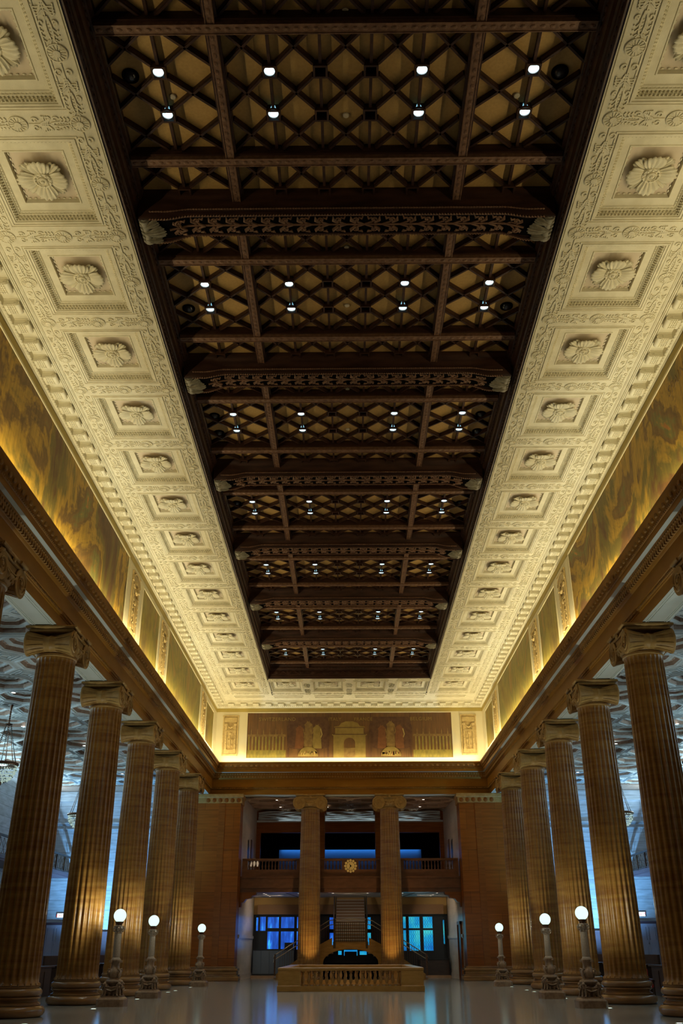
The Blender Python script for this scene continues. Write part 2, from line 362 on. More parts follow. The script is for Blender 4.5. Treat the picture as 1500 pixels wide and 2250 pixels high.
# ---- entablature: one moulded sweep round three sides
def upath(y0=YB):
    return [lambda d, z: (-HX+d, y0, z), lambda d, z: (-HX+d, YE-d, z), lambda d, z: (HX-d, YE-d, z), lambda d, z: (HX-d, y0, z)]
ent = MB()
prof = [(-0.20, ZA), (-0.19, 11.96), (-0.15, 11.98), (-0.15, 12.01), (-0.11, 12.02), (-0.11, 12.10), (-0.07, 12.12), (-0.07, 12.66),
        (-0.03, 12.68), (0.0, 12.73), (0.03, 12.74), (0.03, 12.86), (0.07, 12.88), (0.10, 12.95), (0.10, 13.05), (0.12, 13.08)]
ent.sweep(prof, upath())
ent.cur = 1; ent.sweep([(0.12, 13.08), (0.26, 13.10)], upath())
ent.cur = 0
ent.sweep([(0.26, 13.10), (0.27, 13.10), (0.27, 13.30), (0.30, 13.31), (0.30, 13.36), (0.28, 13.38), (0.32, 13.48), (0.39, 13.60), (0.42, 13.66), (0.43, 13.68), (0.43, 13.76), (0.0, 13.77)], upath())
ent.cur = 2; ent.sweep([(-1.10, ZA+.002), (-0.20, ZA+.002)], upath())
for d0, d1 in ((-1.02, -0.98), (-0.94, -0.92), (-0.34, -0.30), (-0.40, -0.385)):
    ent.sweep([(d0, ZA+.002), (d0, ZA-.02), (d1, ZA-.02), (d1, ZA+.002)], upath())
ent.cur = 0; ent.sweep([(-1.10, ZA), (-1.12, 13.0), (-1.0, 13.0)], upath())
trim = struct(ent.build('trim_4', [entab, soffit, soffit]))
orn = MB()
def along(step, fn, d, y0=YB, lo=None):
    """call fn(x, y, tangent_is_y, inward_sign) along the three sides at inward offset d"""
    n = int((YE-d-y0)/step)
    for sx in (-1, 1):
        for i in range(n):
            y = YE-d-(i+.5)*step; fn(sx*(HX-d), y, True, -sx)
    n = int(2*(HX-d)/step)
    for i in range(n): fn(-(HX-d)+(i+.5)*2*(HX-d)/n, YE-d, False, -1)
def egg(r_t, r_n, z, rz):
    def f(x, y, ty, s): orn.ell((x, y, z), (r_n, r_t, rz) if ty else (r_t, r_n, rz), 6, 4)
    return f
def dent(t, n_, z0, z1, sl=0.0):
    def f(x, y, ty, s):
        if ty: orn.box(x-n_, x+n_, y-t, y+t, z0, z1)
        else: orn.box(x-t, x+t, y-n_, y+n_, z0, z1)
    return f
along(0.115, egg(0.045, 0.035, 12.055, 0.045), -0.11, 20)        # bead row between the fascias
along(0.20, dent(0.055, 0.04, 12.745, 12.86), 0.05, 12)           # dentil row
along(0.17, egg(0.06, 0.04, 12.97, 0.05), 0.105, 12)              # small egg row
along(0.36, egg(0.12, 0.05, 13.53, 0.10), 0.345, 12)              # big egg row
along(0.12, egg(0.042, 0.03, 13.345, 0.03), 0.30, 12)
orn.build('moulding', entabd, trim)

# ---- upper cornice carrying modillions
cor = MB()
cor.sweep([(0.0, 17.66), (0.03, 17.67), (0.05, 17.70), (0.05, 17.73), (0.09, 17.75), (0.12, 17.79), (0.12, 17.98), (0.60, 17.98), (0.60, 18.01), (0.63, 18.02), (0.63, 18.06), (0.68, 18.08), (0.68, 18.13)], upath())
cor.cur = 0
def bead(x, y, ty, s): cor.ell((x, y, 17.765), (0.03, 0.05, 0.03) if ty else (0.05, 0.03, 0.03), 6, 4)
along(0.147, bead, 0.10, 11)
cor.sweep([(0.52, 17.98), (0.52, 17.95), (0.56, 17.95), (0.56, 17.98)], upath())
corn = struct(cor.build('trim_5', cream))
mo = MB()      # modillion, projecting along +x from the wall face at x = 0
mo.box(0.12, 0.50, -0.21, 0.21, 17.80, 17.96); mo.box(0.12, 0.53, -0.24, 0.24, 17.955, 17.985)
mo.lathe([(0.0, -0.20), (0.085, -0.20), (0.085, 0.20), (0.0, 0.20)], 12, (0.475, 0, 17.86), 'y', cap=False)
mo.lathe([(0.0, -0.20), (0.06, -0.20), (0.06, 0.20), (0.0, 0.20)], 10, (0.17, 0, 17.83), 'y', cap=False)
for i in range(5):
    for j in range(4): mo.box(0.20+j*0.06, 0.238+j*0.06, -0.19+i*0.08, -0.135+i*0.08, 17.775, 17.805)
for i in range(6): mo.ell((0.535, -0.20+i*0.08, 17.965), (0.025, 0.03, 0.03), 6, 4)
for sg in (-1, 1): mo.tube(spiral((0.44, sg*0.213, 17.865), 0.075, 0.015, 1.4, 14, PI/2, sg, 'xz'), 0.012, 4)
mo0 = mo.build('modillion', cream, corn, link=False)
MP = PITCH_C/4
for sx in (-1, 1):
    n = int((YE-1.0-11)/MP)
    for i in range(n): inst(mo0, corn, (sx*HX, YE-0.95-i*MP, 0), 0 if sx < 0 else PI)
for i in range(20): inst(mo0, corn, (-8.55+i*0.90, YE, 0), -PI/2)

# ---- plaster coffered ceiling
def motif(mb, p0, ax, L, w=0.20, r=0.023):
    """scrolled leaf ornament of length L starting at p0 and running along ax ('x' or 'y')"""
    def P(u, v, z=-0.010): return (p0[0]+u, p0[1]+v, z) if ax == 'x' else (p0[0]-v, p0[1]+u, z)
    for s in (-1, 1):
        c = [P(0.17*L+0.085*math.cos(a)*(1-a/9), s*(0.10+0.085*math.sin(a)*(1-a/9))) for a in [0.55*k for k in range(13)]]
        mb.tube(c, r, 4)
        for k in range(4):
            u0 = 0.30*L+0.05*k*L
            mb.tube([P(*q) for q in [(u0, s*0.02), (u0+0.10*L, s*(0.07+0.03*k)), (u0+0.10*L, s*(w-0.03*k*0.5)), (u0+0.05*L, s*(w+0.005))]], r*0.9, 4)
        c = [P(0.67*L+0.06*math.cos(a), s*(0.135+0.06*math.sin(a)*(1-a/9))) for a in [0.6*k for k in range(9)]]
        mb.tube(c, r, 4)
        mb.tube([P(0.55*L, s*0.02), P(0.68*L, s*0.05), P(0.80*L, s*0.055), P(0.95*L, s*0.03), P(L, s*0.07)], r, 4)
        for k in range(3):
            mb.tube([P((0.76+0.09*k)*L, s*0.06), P((0.82+0.08*k)*L, s*0.12), P((0.79+0.08*k)*L, s*0.17)], r*0.85, 4)
    mb.tube([P(0.02*L, 0), P(0.35*L, 0), P(0.62*L, 0)], r*0.8, 4)
    for k in range(5): mb.ell(P((0.70+0.06*k)*L, 0), (0.018, 0.018, 0.015), 5, 3)
def disc(mb, x, y, r=0.215):
    mb.lathe([(r, 0.005), (r, -0.03), (r*0.9, -0.036), (r*0.86, -0.020), (r*0.38, -0.026), (r*0.36, -0.055), (r*0.22, -0.06), (0.0, -0.052)], 20, (x, y, 0), cap=False)
    for k in range(14):
        a = 2*PI*k/14; mb.tube([(x+r*0.40*math.cos(a), y+r*0.40*math.sin(a), -0.030), (x+r*0.86*math.cos(a), y+r*0.86*math.sin(a), -0.028)], 0.014, 4)
def fillet(mb, x0, x1, y0, y1, w=0.03, t=0.025):
    mb.box(x0, x1, y0, y0+w, -t, 0.003); mb.box(x0, x1, y1-w, y1, -t, 0.003); mb.box(x0, x0+w, y0+w, y1-w, -t, 0.003); mb.box(x1-w, x1, y0+w, y1-w, -t, 0.003)
CHX, CHY = 1.04, 1.25
def coffer(x0, x1, y0, y1, bands):
    mb = MB()
    a, b = CHX, CHY
    for q in ((x0, x1, y0, -b), (x0, x1, b, y1), (x0, -a, -b, b), (a, x1, -b, b)):
        if q[1]-q[0] > 1e-4 and q[3]-q[2] > 1e-4:
            mb.add([(q[0], q[2], 0), (q[1], q[2], 0), (q[1], q[3], 0), (q[0], q[3], 0)], [(0, 1, 2, 3)])
    st_ = [(0, 0, 0), (0, 0, .03), (.03, .03, .03), (.03, .03, .085), (.055, .06, .085), (.055, .06, .15), (.11, .13, .15), (.11, .13, .18), (.15, .18, .18), (.17, .20, .21), (.33, .42, .21), (.34, .43, .19), (.37, .46, .19), (.38, .48, .30)]
    vs = []; fs = []
    for ix, iy, z in st_: vs += [(-a+ix, -b+iy, z), (a-ix, -b+iy, z), (a-ix, b-iy, z), (-a+ix, b-iy, z)]
    for k in range(len(st_)-1):
        for j in range(4): fs.append((4*k+j, 4*k+(j+1) % 4, 4*k+4+(j+1) % 4, 4*k+4+j))
    mb.add(vs, fs)
    for dz, ins, r in ((0.06, 0.04, 0.030), (0.12, 0.07, 0.030), (0.185, 0.13, 0.022)):
        nx = int(2*(a-ins)/0.085); ny = int(2*(b-ins)/0.085)
        for i in range(nx):
            x = -(a-ins)+(i+.5)*2*(a-ins)/nx
            for s in (-1, 1): mb.ell((x, s*(b-ins), dz), (0.027, r, 0.03), 5, 3)
        for i in range(ny):
            y = -(b-ins)+(i+.5)*2*(b-ins)/ny
            for s in (-1, 1): mb.ell((s*(a-ins), y, dz), (r, 0.027, 0.03), 5, 3)
    for i in range(9):
        for s in (-1, 1):
            mb.ell((-0.56+i*0.14, s*0.735, 0.285), (0.045, 0.025, 0.02), 5, 3); mb.ell((s*0.63, -0.66+i*0.165, 0.285), (0.025, 0.055, 0.02), 5, 3)
    fillet(mb, -a-.09, a+.09, -b-.09, b+.09); fillet(mb, -a-.155, a+.155, -b-.155, b+.155, 0.02, 0.018)
    mb.cur = 1
    mb.add([(-a+.38, -b+.48, .30), (a-.38, -b+.48, .30), (a-.38, b-.48, .30), (-a+.38, b-.48, .30)], [(0, 1, 2, 3)])
    mb.cur = 0
    bands(mb)
    return mb
HP = PITCH_C/2
def side_bands(mb):
    # strips either side of the coffer plus the strip beyond it
    for xc in (-1.43, 1.37):
        disc(mb, xc, 0); disc(mb, xc, HP)
        for y0 in (-HP+0.22, 0.22): motif(mb, (xc, y0, 0), 'y', HP-0.44)
    disc(mb, 0, HP)
    motif(mb, (-1.43+.22, HP, 0), 'x', 1.0); motif(mb, (.22, HP, 0), 'x', 0.95)
    for x in (-1.79, -1.71, 1.66, 1.71): mb.box(x, x+0.025, -HP, HP, -0.025, 0.003)
ceil = bpy.data.objects.new('ceiling', None); C.objects.link(ceil); struct(ceil); ceil.location = (0, 40, ZC)
cmb = coffer(-1.814, 1.72, -1.25, PITCH_C-1.25, side_bands)
# right-hand version is the mirror image
mir = MB(); mir.v = [(-x, y, z) for x, y, z in cmb.v]; mir.f = [list(reversed(f)) for f in cmb.f]; mir.mi = list(cmb.mi)
cL = cmb.build('coffer', [cream, creamp], ceil, link=False); cR = mir.build('coffer', [cream, creamp], ceil, link=False)
# one piece of strip at the near end
for i in range(-2, 14):
    y = ROS0+i*PITCH_C
    inst(cL, ceil, (-7.2, y-40, 0)); inst(cR, ceil, (7.2, y-40, 0))
YEND = ROS0+13*PITCH_C
def end_bands(mb, xs=(-1.4425, 1.4425)):
    for xc in xs:
        disc(mb, xc, 1.9); motif(mb, (xc, -0.9, 0), 'y', 1.1); motif(mb, (xc, 0.5, 0), 'y', 1.1)
    disc(mb, 0, 1.9); motif(mb, (-1.2, 1.9, 0), 'x', 0.95); motif(mb, (.22, 1.9, 0), 'x', 0.95)
    mb.box(-1.05, 1.05, -2.13, -2.10, -0.025, 0.003); mb.box(-1.05, 1.05, -1.95, -1.92, -0.025, 0.003)
    motif(mb, (-1.2, -1.66, 0), 'x', 1.0, 0.15); motif(mb, (.2, -1.66, 0), 'x', 1.0, 0.15)
    fillet(mb, -1.05, 1.05, 2.45, 2.95, 0.06, 0.05)
eL = coffer(-1.4425, 1.4425, OPY-YEND, YE-.68-YEND, end_bands).build('coffer', [cream, creamp], ceil, link=False)
for x in (-1.4425, 1.4425): inst(eL, ceil, (x, YEND-40, 0))
for s in (-1, 1):
    xa, xb = sorted((s*-1.4425, s*1.059))
    inst(coffer(xa, xb, OPY-YEND, YE-.68-YEND, lambda m: end_bands(m, (-s*1.4425,))).build('coffer', [cream, creamp], ceil, link=False), ceil, (s*4.327, YEND-40, 0))
e2 = MB()
for s in (-1, 1):
    x0, x1 = sorted((s*5.386, s*8.92)); ys = YEND+PITCH_C-1.25
    e2.add([(x0, ys-40, 0), (x1, ys-40, 0), (x1, YE-.68-40, 0), (x0, YE-.68-40, 0)], [(0, 1, 2, 3)])
    fillet(e2, x0+.75, x1-.65, ys-39.85, ys-39.45, 0.06, 0.05)
e2.build('border', cream, ceil)

# ---- dark wooden centre ceiling
ZW = 19.12
wc = bpy.data.objects.new('ceiling_center', None); C.objects.link(wc); struct(wc); wc.location = (0, 40, ZW)
pn = MB(); pn.box(-5.5, 5.5, YB-40, OPY+.2-40, 0.0, 0.1); pn.build('panel', tan, wc)
fr = MB()
def rpath(): return [lambda d, z: (-OPX+d, YB-40, z-ZW), lambda d, z: (-OPX+d, OPY-d-40, z-ZW), lambda d, z: (OPX-d, OPY-d-40, z-ZW), lambda d, z: (OPX-d, YB-40, z-ZW)]
fr.sweep([(-0.04, ZC+.01), (-0.04, ZC-.03), (0.0, ZC-.035), (0.02, ZC), (0.02, ZC+.10), (0.05, ZC+.12), (0.05, ZC+.22), (0.09, ZC+.25), (0.09, ZC+.5), (0.12, ZC+.54), (0.15, ZC+.60), (0.15, ZC+.72), (0.20, ZC+.74), (0.22, ZC+.82), (0.26, ZC+.86), (0.26, ZW+.02)], rpath())
for sx in (-1, 1):
    y = 11.0
    while y < OPY-.3:
        fr.ell((sx*(OPX-.155), y-40, ZC+.665-ZW), (.03, .09, .04), 6, 4); fr.ell((sx*(OPX-.03), y-40, ZC+.06-ZW), (.025, .07, .035), 6, 4); y += 0.21
for i in range(50):
    x = -5.15+i*0.21; fr.ell((x, OPY-.155-40, ZC+.665-ZW), (.09, .03, .04), 6, 4)
for i in range(13):   # scrollwork frieze across the end board
    x = -4.8+i*0.8; fr.lathe([(0.0, -.05), (.05, -.05), (.09, -.03), (.17, -.03), (.17, 0.0)], 14, (x, OPY-.10-40, ZC+.37-ZW), 'y', cap=False)
    fr.tube([(x+.18, OPY-.11-40, ZC+.30-ZW), (x+.4, OPY-.12-40, ZC+.44-ZW), (x+.62, OPY-.11-40, ZC+.32-ZW)], .035, 5)
fr.build('cornice_frame', wood, wc)

def lattice():
    b = MB(); z0, z1 = 18.96-ZW, 0.0; v = 1.157
    XS = [-5.3, -4.07, -2.76, -1.655, -.552, .552, 1.655, 2.76, 4.07, 5.3]
    YS = [-2.5*v-0.04, -1.5*v, -.5*v, .5*v, 1.5*v, 2.5*v+0.04]
    h = 0.160; w = 0.026
    def bar(x0, y0, x1, y1, w, za, zb):
        d = Vector((x1-x0, y1-y0)); n = Vector((-d.y, d.x)).normalized()*w
        b.add([(x0+n.x, y0+n.y, za), (x1+n.x, y1+n.y, za), (x1-n.x, y1-n.y, za), (x0-n.x, y0-n.y, za), (x0+n.x, y0+n.y, zb), (x1+n.x, y1+n.y, zb), (x1-n.x, y1-n.y, zb), (x0-n.x, y0-n.y, zb)],
              [(0, 3, 2, 1), (4, 5, 6, 7), (0, 1, 5, 4), (1, 2, 6, 5), (2, 3, 7, 6), (3, 0, 4, 7)])
    for i in range(len(XS)-1):
        for j in range(len(YS)-1):
            x0, x1, y0, y1 = XS[i], XS[i+1], YS[j], YS[j+1]
            for p, q in (((x0+h, y0+h), (x1-h, y1-h)), ((x0+h, y1-h), (x1-h, y0+h))):
                bar(*p, *q, w+.016, z0+.05, z1); bar(*p, *q, w, z0, z0+.05)
            if 0 < i: bar(x0, y0+h, x0, y1-h, w+.006, z0+.03, z1)
    for x in XS:
        for j, y in enumerate(YS):
            for q in ((x-h, x+h, y-h, y-h+.045), (x-h, x+h, y+h-.045, y+h), (x-h, x-h+.045, y-h+.045, y+h-.045), (x+h-.045, x+h, y-h+.045, y+h-.045)):
                b.box(*q, z0-.035, z1)
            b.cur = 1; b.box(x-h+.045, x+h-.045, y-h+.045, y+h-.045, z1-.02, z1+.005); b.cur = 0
    return b
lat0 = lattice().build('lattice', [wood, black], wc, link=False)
def joist(L, w, d, axis):
    b = MB()
    def bx(a0, a1, c0, c1, z0, z1):
        b.box(a0, a1, c0, c1, z0, z1) if axis == 'x' else b.box(c0, c1, a0, a1, z0, z1)
    b.cur = 1; bx(-L/2, L/2, -w/2, w/2, -d, -d+.10)
    n = int(L/0.20)
    for i in range(n):
        u = -L/2+(i+.5)*L/n
        c = (u, 0, -d) if axis == 'x' else (0, u, -d)
        b.ell(c, (.075, .05, .022) if axis == 'x' else (.05, .075, .022), 6, 4)
    for s in (-1, 1): bx(-L/2, L/2, s*w/2-.02 if s > 0 else -w/2, w/2 if s > 0 else -w/2+.02, -d-.018, -d)
    b.cur = 0; bx(-L/2, L/2, -w/2-.05, w/2+.05, -d+.10, -d+.18); bx(-L/2, L/2, -w/2-.03, w/2+.03, -d+.18, 0)
    return b
jx0 = joist(10.3, 0.24, 0.37, 'x').build('joist', [wood, woodl], wc, link=False)
jy0 = joist(BAY-0.9, 0.20, 0.35, 'y').build('joist', [wood, woodl], wc, link=False)
for k in range(0, 7):
    yc = BEAM0-BAY/2+k*BAY
    inst(lat0, wc, (0, yc-40, 0))
    for s in (-1, 1):
        if s > 0 and k == 6: continue
        inst(jx0, wc, (0, yc+s*PITCH_C/2-40, 0))
    for s in (-1, 1): inst(jy0, wc, (s*2.77, yc-40, 0))
inst(jx0, wc, (0, BEAM0+6*BAY-BAY/2+PITCH_C/2-40, 0))

# ---- hall end: stone piers left and right of the opening
for sx in (-1, 1):
    b = MB(); x0, x1 = sorted((sx*7.55, sx*10.75)); b.box(x0, x1, 66.0, 67.6, 0, ZA)
    o = struct(b.build('wall_pier_'+side(sx), pierb))
    b = MB()
    for d, z0, z1 in ((.34, 0, .28), (.30, .28, .36), (.20, .36, .58), (.26, .58, .74), (.12, .74, .84)):
        xa, xb = sorted((sx*(7.55-d), sx*10.8)); b.bevbox(xa, xb, 66.0-d, 67.0, z0, z1, 0.03)
    struct(b.build('baseboard_'+side(sx), basem))
    b = MB(); xa, xb = sorted((sx*7.47, sx*10.7)); b.box(xa, xb, 65.93, 67.6, 11.0, 11.36)
    xa, xb = sorted((sx*7.37, sx*10.7)); b.bevbox(xa, xb, 65.86, 67.6, 11.36, ZA, .04)
    b.cur = 1
    for i in range(6):
        x = sx*(7.72+i*.42); b.lathe([(0, -.05), (.07, -.05), (.14, -.02), (.15, .0)], 12, (x, 65.93, 11.18), 'y', cap=False)
    struct(b.build('trim_6', [capm, pierm]))
    b = MB(); xa, xb = sorted((sx*8.62, sx*9.05)); b.box(xa, xb, 65.96, 66.05, 0.85, 10.95); struct(b.build('trim_7', pierm))

# ---- annex beyond the end columns
def wx(y): return 7.55-.35*(y-67.6)/7.4          # the side walls draw in a little towards the back
for sx in (-1, 1):
    b = MB(); b.prism([(sx*7.55, 67.6), (sx*7.2, 75), (sx*8.0, 75), (sx*8.0, 67.6)], 0, ZA)
    struct(b.build('wall_annex_'+side(sx), annexw))
    b = MB()
    for y0, y1 in (((67.6, 74.4),) if sx < 0 else ((67.6, 68.05), (69.75, 74.4))):
        for o_, z0, z1 in ((.05, 2.5, 2.56), (.09, 2.56, 2.74), (.05, 0, .32)):
            b.prism([(sx*(wx(y0)-o_), y0), (sx*(wx(y1)-o_), y1), (sx*(wx(y1)+.05), y1), (sx*(wx(y0)+.05), y0)], z0, z1)
    struct(b.build('trim_8', annexw))
d = struct(bpy.data.objects.new('door_1', None)); C.objects.link(d); d.location = (7.5, 68.9, 0)
b = MB(); b.box(-.10, .2, -.85, -.68, 0, 3.55); b.box(-.14, .2, .68, .85, 0, 3.55); b.box(-.14, .2, -.85, .85, 3.35, 3.55); b.build('door_frame', pierm, d)
b = MB(); b.box(-.06, .2, -.68, .68, 0, 3.35); b.build('door_leaf', doorf, d)
# upper end wall of the annex and the dark room behind
b = MB(); b.box(-7.6, 7.6, 74.5, 75, 10.0, ZA); b.box(-7.6, -6.9, 74.5, 75, 6.2, 10.0); b.box(6.9, 7.6, 74.5, 75, 6.2, 10.0)
struct(b.build('wall_annex_end', pierm))
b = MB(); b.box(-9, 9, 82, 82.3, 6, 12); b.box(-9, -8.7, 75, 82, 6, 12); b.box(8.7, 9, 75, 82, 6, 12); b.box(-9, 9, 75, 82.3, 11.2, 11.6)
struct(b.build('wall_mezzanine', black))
b = MB(); b.box(-5.95, 5.95, 81.55, 82, 6.2, 9.42); struct(b.build('wall_mezzanine_panel', bluepan))
b = MB(); b.box(-6.1, 6.1, 81.0, 82, 9.46, 9.6); b.box(-6.1, 6.1, 81.0, 81.06, 9.36, 9.46); struct(b.build('trim_9', black))
a = light('AREA', 'led_strip', (0, 81.35, 9.45), 110, (0.06, 0.36, 1.0), shape='RECTANGLE', size=11.6, size_y=0.2); a.rotation_euler = (0.25, 0, 0)
# annex ceilings
b = MB(); b.box(-7.6, 7.6, 67.2, 75, 12.0, 12.2); anc = struct(b.build('ceiling_annex', aislec))
b = MB()
for k in range(7):
    b.tube([(-7.1+i*.3, 74.42-.05*math.sin(i*1.1+k), 10.96+k*.09+.05*math.sin(i*.55+k*1.9)*math.cos(i*.21+k)) for i in range(48)], [.05+.02*math.sin(i*.9+k*2) for i in range(48)], 6)
b.box(-7.2, 7.2, 74.3, 74.6, 10.75, 10.88); struct(b.build('trim_10', aislec))
a = light('AREA', 'ledge_light', (0, 74.2, 10.84), 12, (0.75, 0.95, 1.0), shape='RECTANGLE', size=11.0, size_y=0.1); a.rotation_euler = (PI-.2, 0, 0)  # added cool strip without a fixture, brightens the relief band above
# mezzanine slab = lower annex ceiling
b = MB(); b.box(-7.52, 7.52, 68.4, 82.2, 5.36, 6.2); struct(b.build('ceiling_lower', lowc))
b = MB()
for s in (-1, 1):
    b.add([(s*4.4, 68.5, 5.352), (s*4.5, 68.5, 5.352), (s*3.9, 73.5, 5.352), (s*3.8, 73.5, 5.352)], [(0, 1, 2, 3)])
struct(b.build('trim_11', black))
b = MB(); b.box(-7.2, 7.2, 74.5, 75.0, 4.2, 5.36); struct(b.build('wall_lower_end', warmw))
for x0, x1 in ((-6.9, -1.2), (1.2, 6.9)):
    b = MB(); b.box(x0, x1, 74.1, 74.5, 4.2, 4.86); struct(b.build('trim_12', brownp))
# balcony slab and corner brackets
b = MB(); b.box(-7.56, 7.56, 67.62, 68.4, 5.36, 5.62); b.box(-7.56, 7.56, 67.50, 68.4, 5.62, 6.25); b.box(-7.56, 7.56, 67.42, 68.4, 6.25, 6.36); b.box(-7.56, 7.56, 67.55, 67.6, 5.75, 6.1)
struct(b.build('trim_13', balcs))
for sx in (-1, 1):
    b = MB(); pts = [(0, 5.36), (1.15, 5.36), (1.1, 5.2), (.85, 5.14), (.8, 5.0), (.45, 4.94), (.3, 4.75), (.12, 4.7), (.1, 4.45), (0, 4.4)]
    b.prism([(sx*(7.56-p), z) for p, z in pts], 67.6, 68.3, lambda x, z, y: (x, y, z)); struct(b.build('trim_14', pierm))
# square piers standing on the mezzanine behind the columns
for sx in (-1, 1):
    b = MB(); xa, xb = sorted((sx*1.84, sx*3.1)); b.box(xa, xb, 70.2, 71.4, 6.2, 10.9); xa, xb = sorted((sx*1.74, sx*3.2)); b.bevbox(xa, xb, 70.1, 71.5, 10.9, 11.5, .05)
    struct(b.build('wall_mezzanine_pier', pierm))

# ---- side aisles
oct0 = MB()
def octring(mb, r0, z0, r1, z1, ca, n=8):
    vs = []; fs = []
    for r, z in ((r0, z0), (r1, z1)):
        for k in range(8):
            a = PI/8+k*PI/4; vs.append((r*math.cos(a)/math.cos(PI/8), r*math.sin(a)/math.cos(PI/8), z))
    for k in range(8): fs.append((k, (k+1) % 8, 8+(k+1) % 8, 8+k))
    mb.add(vs, fs)
OP = 2.5
oct0.cur = 0
rr = [(1.17, 0), (1.13, -.05), (1.06, -.05), (1.03, 0.0), (0.98, 0.0)]
for (r0, z0), (r1, z1) in zip(rr, rr[1:]): octring(oct0, r0, z0, r1, z1, 0)
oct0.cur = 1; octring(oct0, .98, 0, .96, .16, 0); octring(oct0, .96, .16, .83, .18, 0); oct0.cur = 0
rr = [(.83, .18), (.81, .12), (.74, .12), (.70, .17), (.64, .17)]
for (r0, z0), (r1, z1) in zip(rr, rr[1:]): octring(oct0, r0, z0, r1, z1, 0)
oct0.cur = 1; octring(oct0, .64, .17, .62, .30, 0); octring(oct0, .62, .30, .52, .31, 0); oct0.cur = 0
rr = [(.52, .31), (.50, .25), (.44, .25), (.42, .30), (.30, .30), (.28, .26), (.24, .26), (.20, .30), (.01, .30)]
for (r0, z0), (r1, z1) in zip(rr, rr[1:]): octring(oct0, r0, z0, r1, z1, 0)
for k in range(24):
    a = 2*PI*k/24; oct0.ell((.90*math.cos(a), .90*math.sin(a), .165), (.04, .04, .03), 5, 3); oct0.ell((.57*math.cos(a), .57*math.sin(a), .30), (.03, .03, .025), 5, 3)
oct0.ell((0, 0, .27), (.10, .10, .06), 8, 5)
h = OP/2
T8 = math.tan(PI/8)*1.17
for sx in (-1, 1):
    for sy in (-1, 1):
        # plane between octagon and the square cell
        oct0.add([(sx*1.17, sy*T8, 0), (sx*h, sy*T8, 0), (sx*h, sy*h, 0), (sx*T8, sy*h, 0), (sx*T8, sy*1.17, 0)], [(0, 1, 2, 3, 4)])
        for d, z in ((.66, -.05), (.44, -.05), (.24, -.05)):
            oct0.tube([(sx*h, sy*(h-d), z*.4), (sx*(h-d), sy*h, z*.4)], .028, 4)
    oct0.add([(sx*1.17, -T8, 0), (sx*h, -T8, 0), (sx*h, T8, 0), (sx*1.17, T8, 0)], [(0, 1, 2, 3)])
    oct0.add([(-T8, sx*1.17, 0), (-T8, sx*h, 0), (T8, sx*h, 0), (T8, sx*1.17, 0)], [(0, 1, 2, 3)])
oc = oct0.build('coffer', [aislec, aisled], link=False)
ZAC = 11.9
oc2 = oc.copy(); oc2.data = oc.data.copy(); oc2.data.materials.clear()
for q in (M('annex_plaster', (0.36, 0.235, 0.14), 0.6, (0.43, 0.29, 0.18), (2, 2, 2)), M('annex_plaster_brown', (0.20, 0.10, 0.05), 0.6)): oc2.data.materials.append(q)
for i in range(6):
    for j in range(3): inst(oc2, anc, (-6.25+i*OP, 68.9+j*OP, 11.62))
for sx in (-1, 1):
    ac = bpy.data.objects.new('ceiling_'+side(sx), None); C.objects.link(ac); struct(ac); ac.location = (sx*15.6, 45, ZAC)
    for i in range(4):
        for j in range(17): inst(oc, ac, (-3.75+i*OP, -20+j*OP, 0))
    b = MB(); b.box(-5.1, 5.1, -21.5, 22, .45, .55); b.build('deck', aisled, ac)
    b = MB(); b.box(-4.85, 4.85, 18.6, 20.8, -.12, 0.02); b.box(-4.85, 4.85, 20.8, 21.1, -.35, .02)
    b.build('cove', aisled, ac)
    # outer wall, end wall
    b = MB(); xa, xb = sorted((sx*20.5, sx*20.8)); b.box(xa, xb, 20, 66, 0, ZAC+.4); struct(b.build('wall_aisle_'+side(sx), aislew))
    b = MB(); xa, xb = sorted((sx*10.75, sx*20.6)); b.box(xa, xb, 65.9, 66.4, 0, ZAC+.4); struct(b.build('wall_aisle_end_'+side(sx), aislew))
    b = MB(); b.box(xa, xb, 65.8, 65.9, 9.25, 9.32); b.box(xa, xb, 65.77, 65.9, 9.6, 9.72); b.box(xa, xb, 65.7, 65.9, 11.1, 11.75)
    fy = 65.82
    for cx in (sx*13.6, sx*17.2):
        for k in range(3):
            q = .55-.16*k; b.tube([(cx-q, fy, 10.4-q*.7), (cx+q, fy, 10.4-q*.7), (cx+q, fy, 10.4+q*.7), (cx-q, fy, 10.4+q*.7)], .03, 4, closed=True)
    struct(b.build('trim_15', aislew))
    b = MB(); b.box(xa, xb, 65.72, 65.9, 0, 2.75); b.box(xa, xb, 65.66, 65.9, 2.75, 2.9); struct(b.build('trim_16', wains))

# ================================================================== COLUMNS
def shaft_mesh():
    b = MB(); NF = 24; H0, H1 = 0.82, 10.72; R0, R1 = 0.75, 0.635
    zs = [H0, H0+.10, H0+.18, H0+.28, 2.2, 3.4, 4.6, 5.8, 7.0, 8.2, 9.4, H1-.34, H1-.24, H1-.16, H1-.08, H1]
    per = 8; vs = []
    for z in zs:
        t = (z-H0)/(H1-H0); R = R0-(R0-R1)*t**1.5
        dz = min(z-H0-.08, H1-.12-z); fd = 0.0 if dz < 0.01 else min(1.0, math.sqrt(min(1, dz/.2)))
        if z in (H0, H1): R += .05
        for k in range(NF):
            for j in range(per):
                u = j/per; a = 2*PI*(k+u)/NF
                depth = 0.0 if u < .22 else .062*math.sin(PI*(u-.22)/.78)
                r = R-depth*fd; vs.append((r*math.cos(a), r*math.sin(a), z))
    n = NF*per; fs = [(k*n+i, k*n+(i+1) % n, (k+1)*n+(i+1) % n, (k+1)*n+i) for k in range(len(zs)-1) for i in range(n)]
    b.add(vs, fs); return b
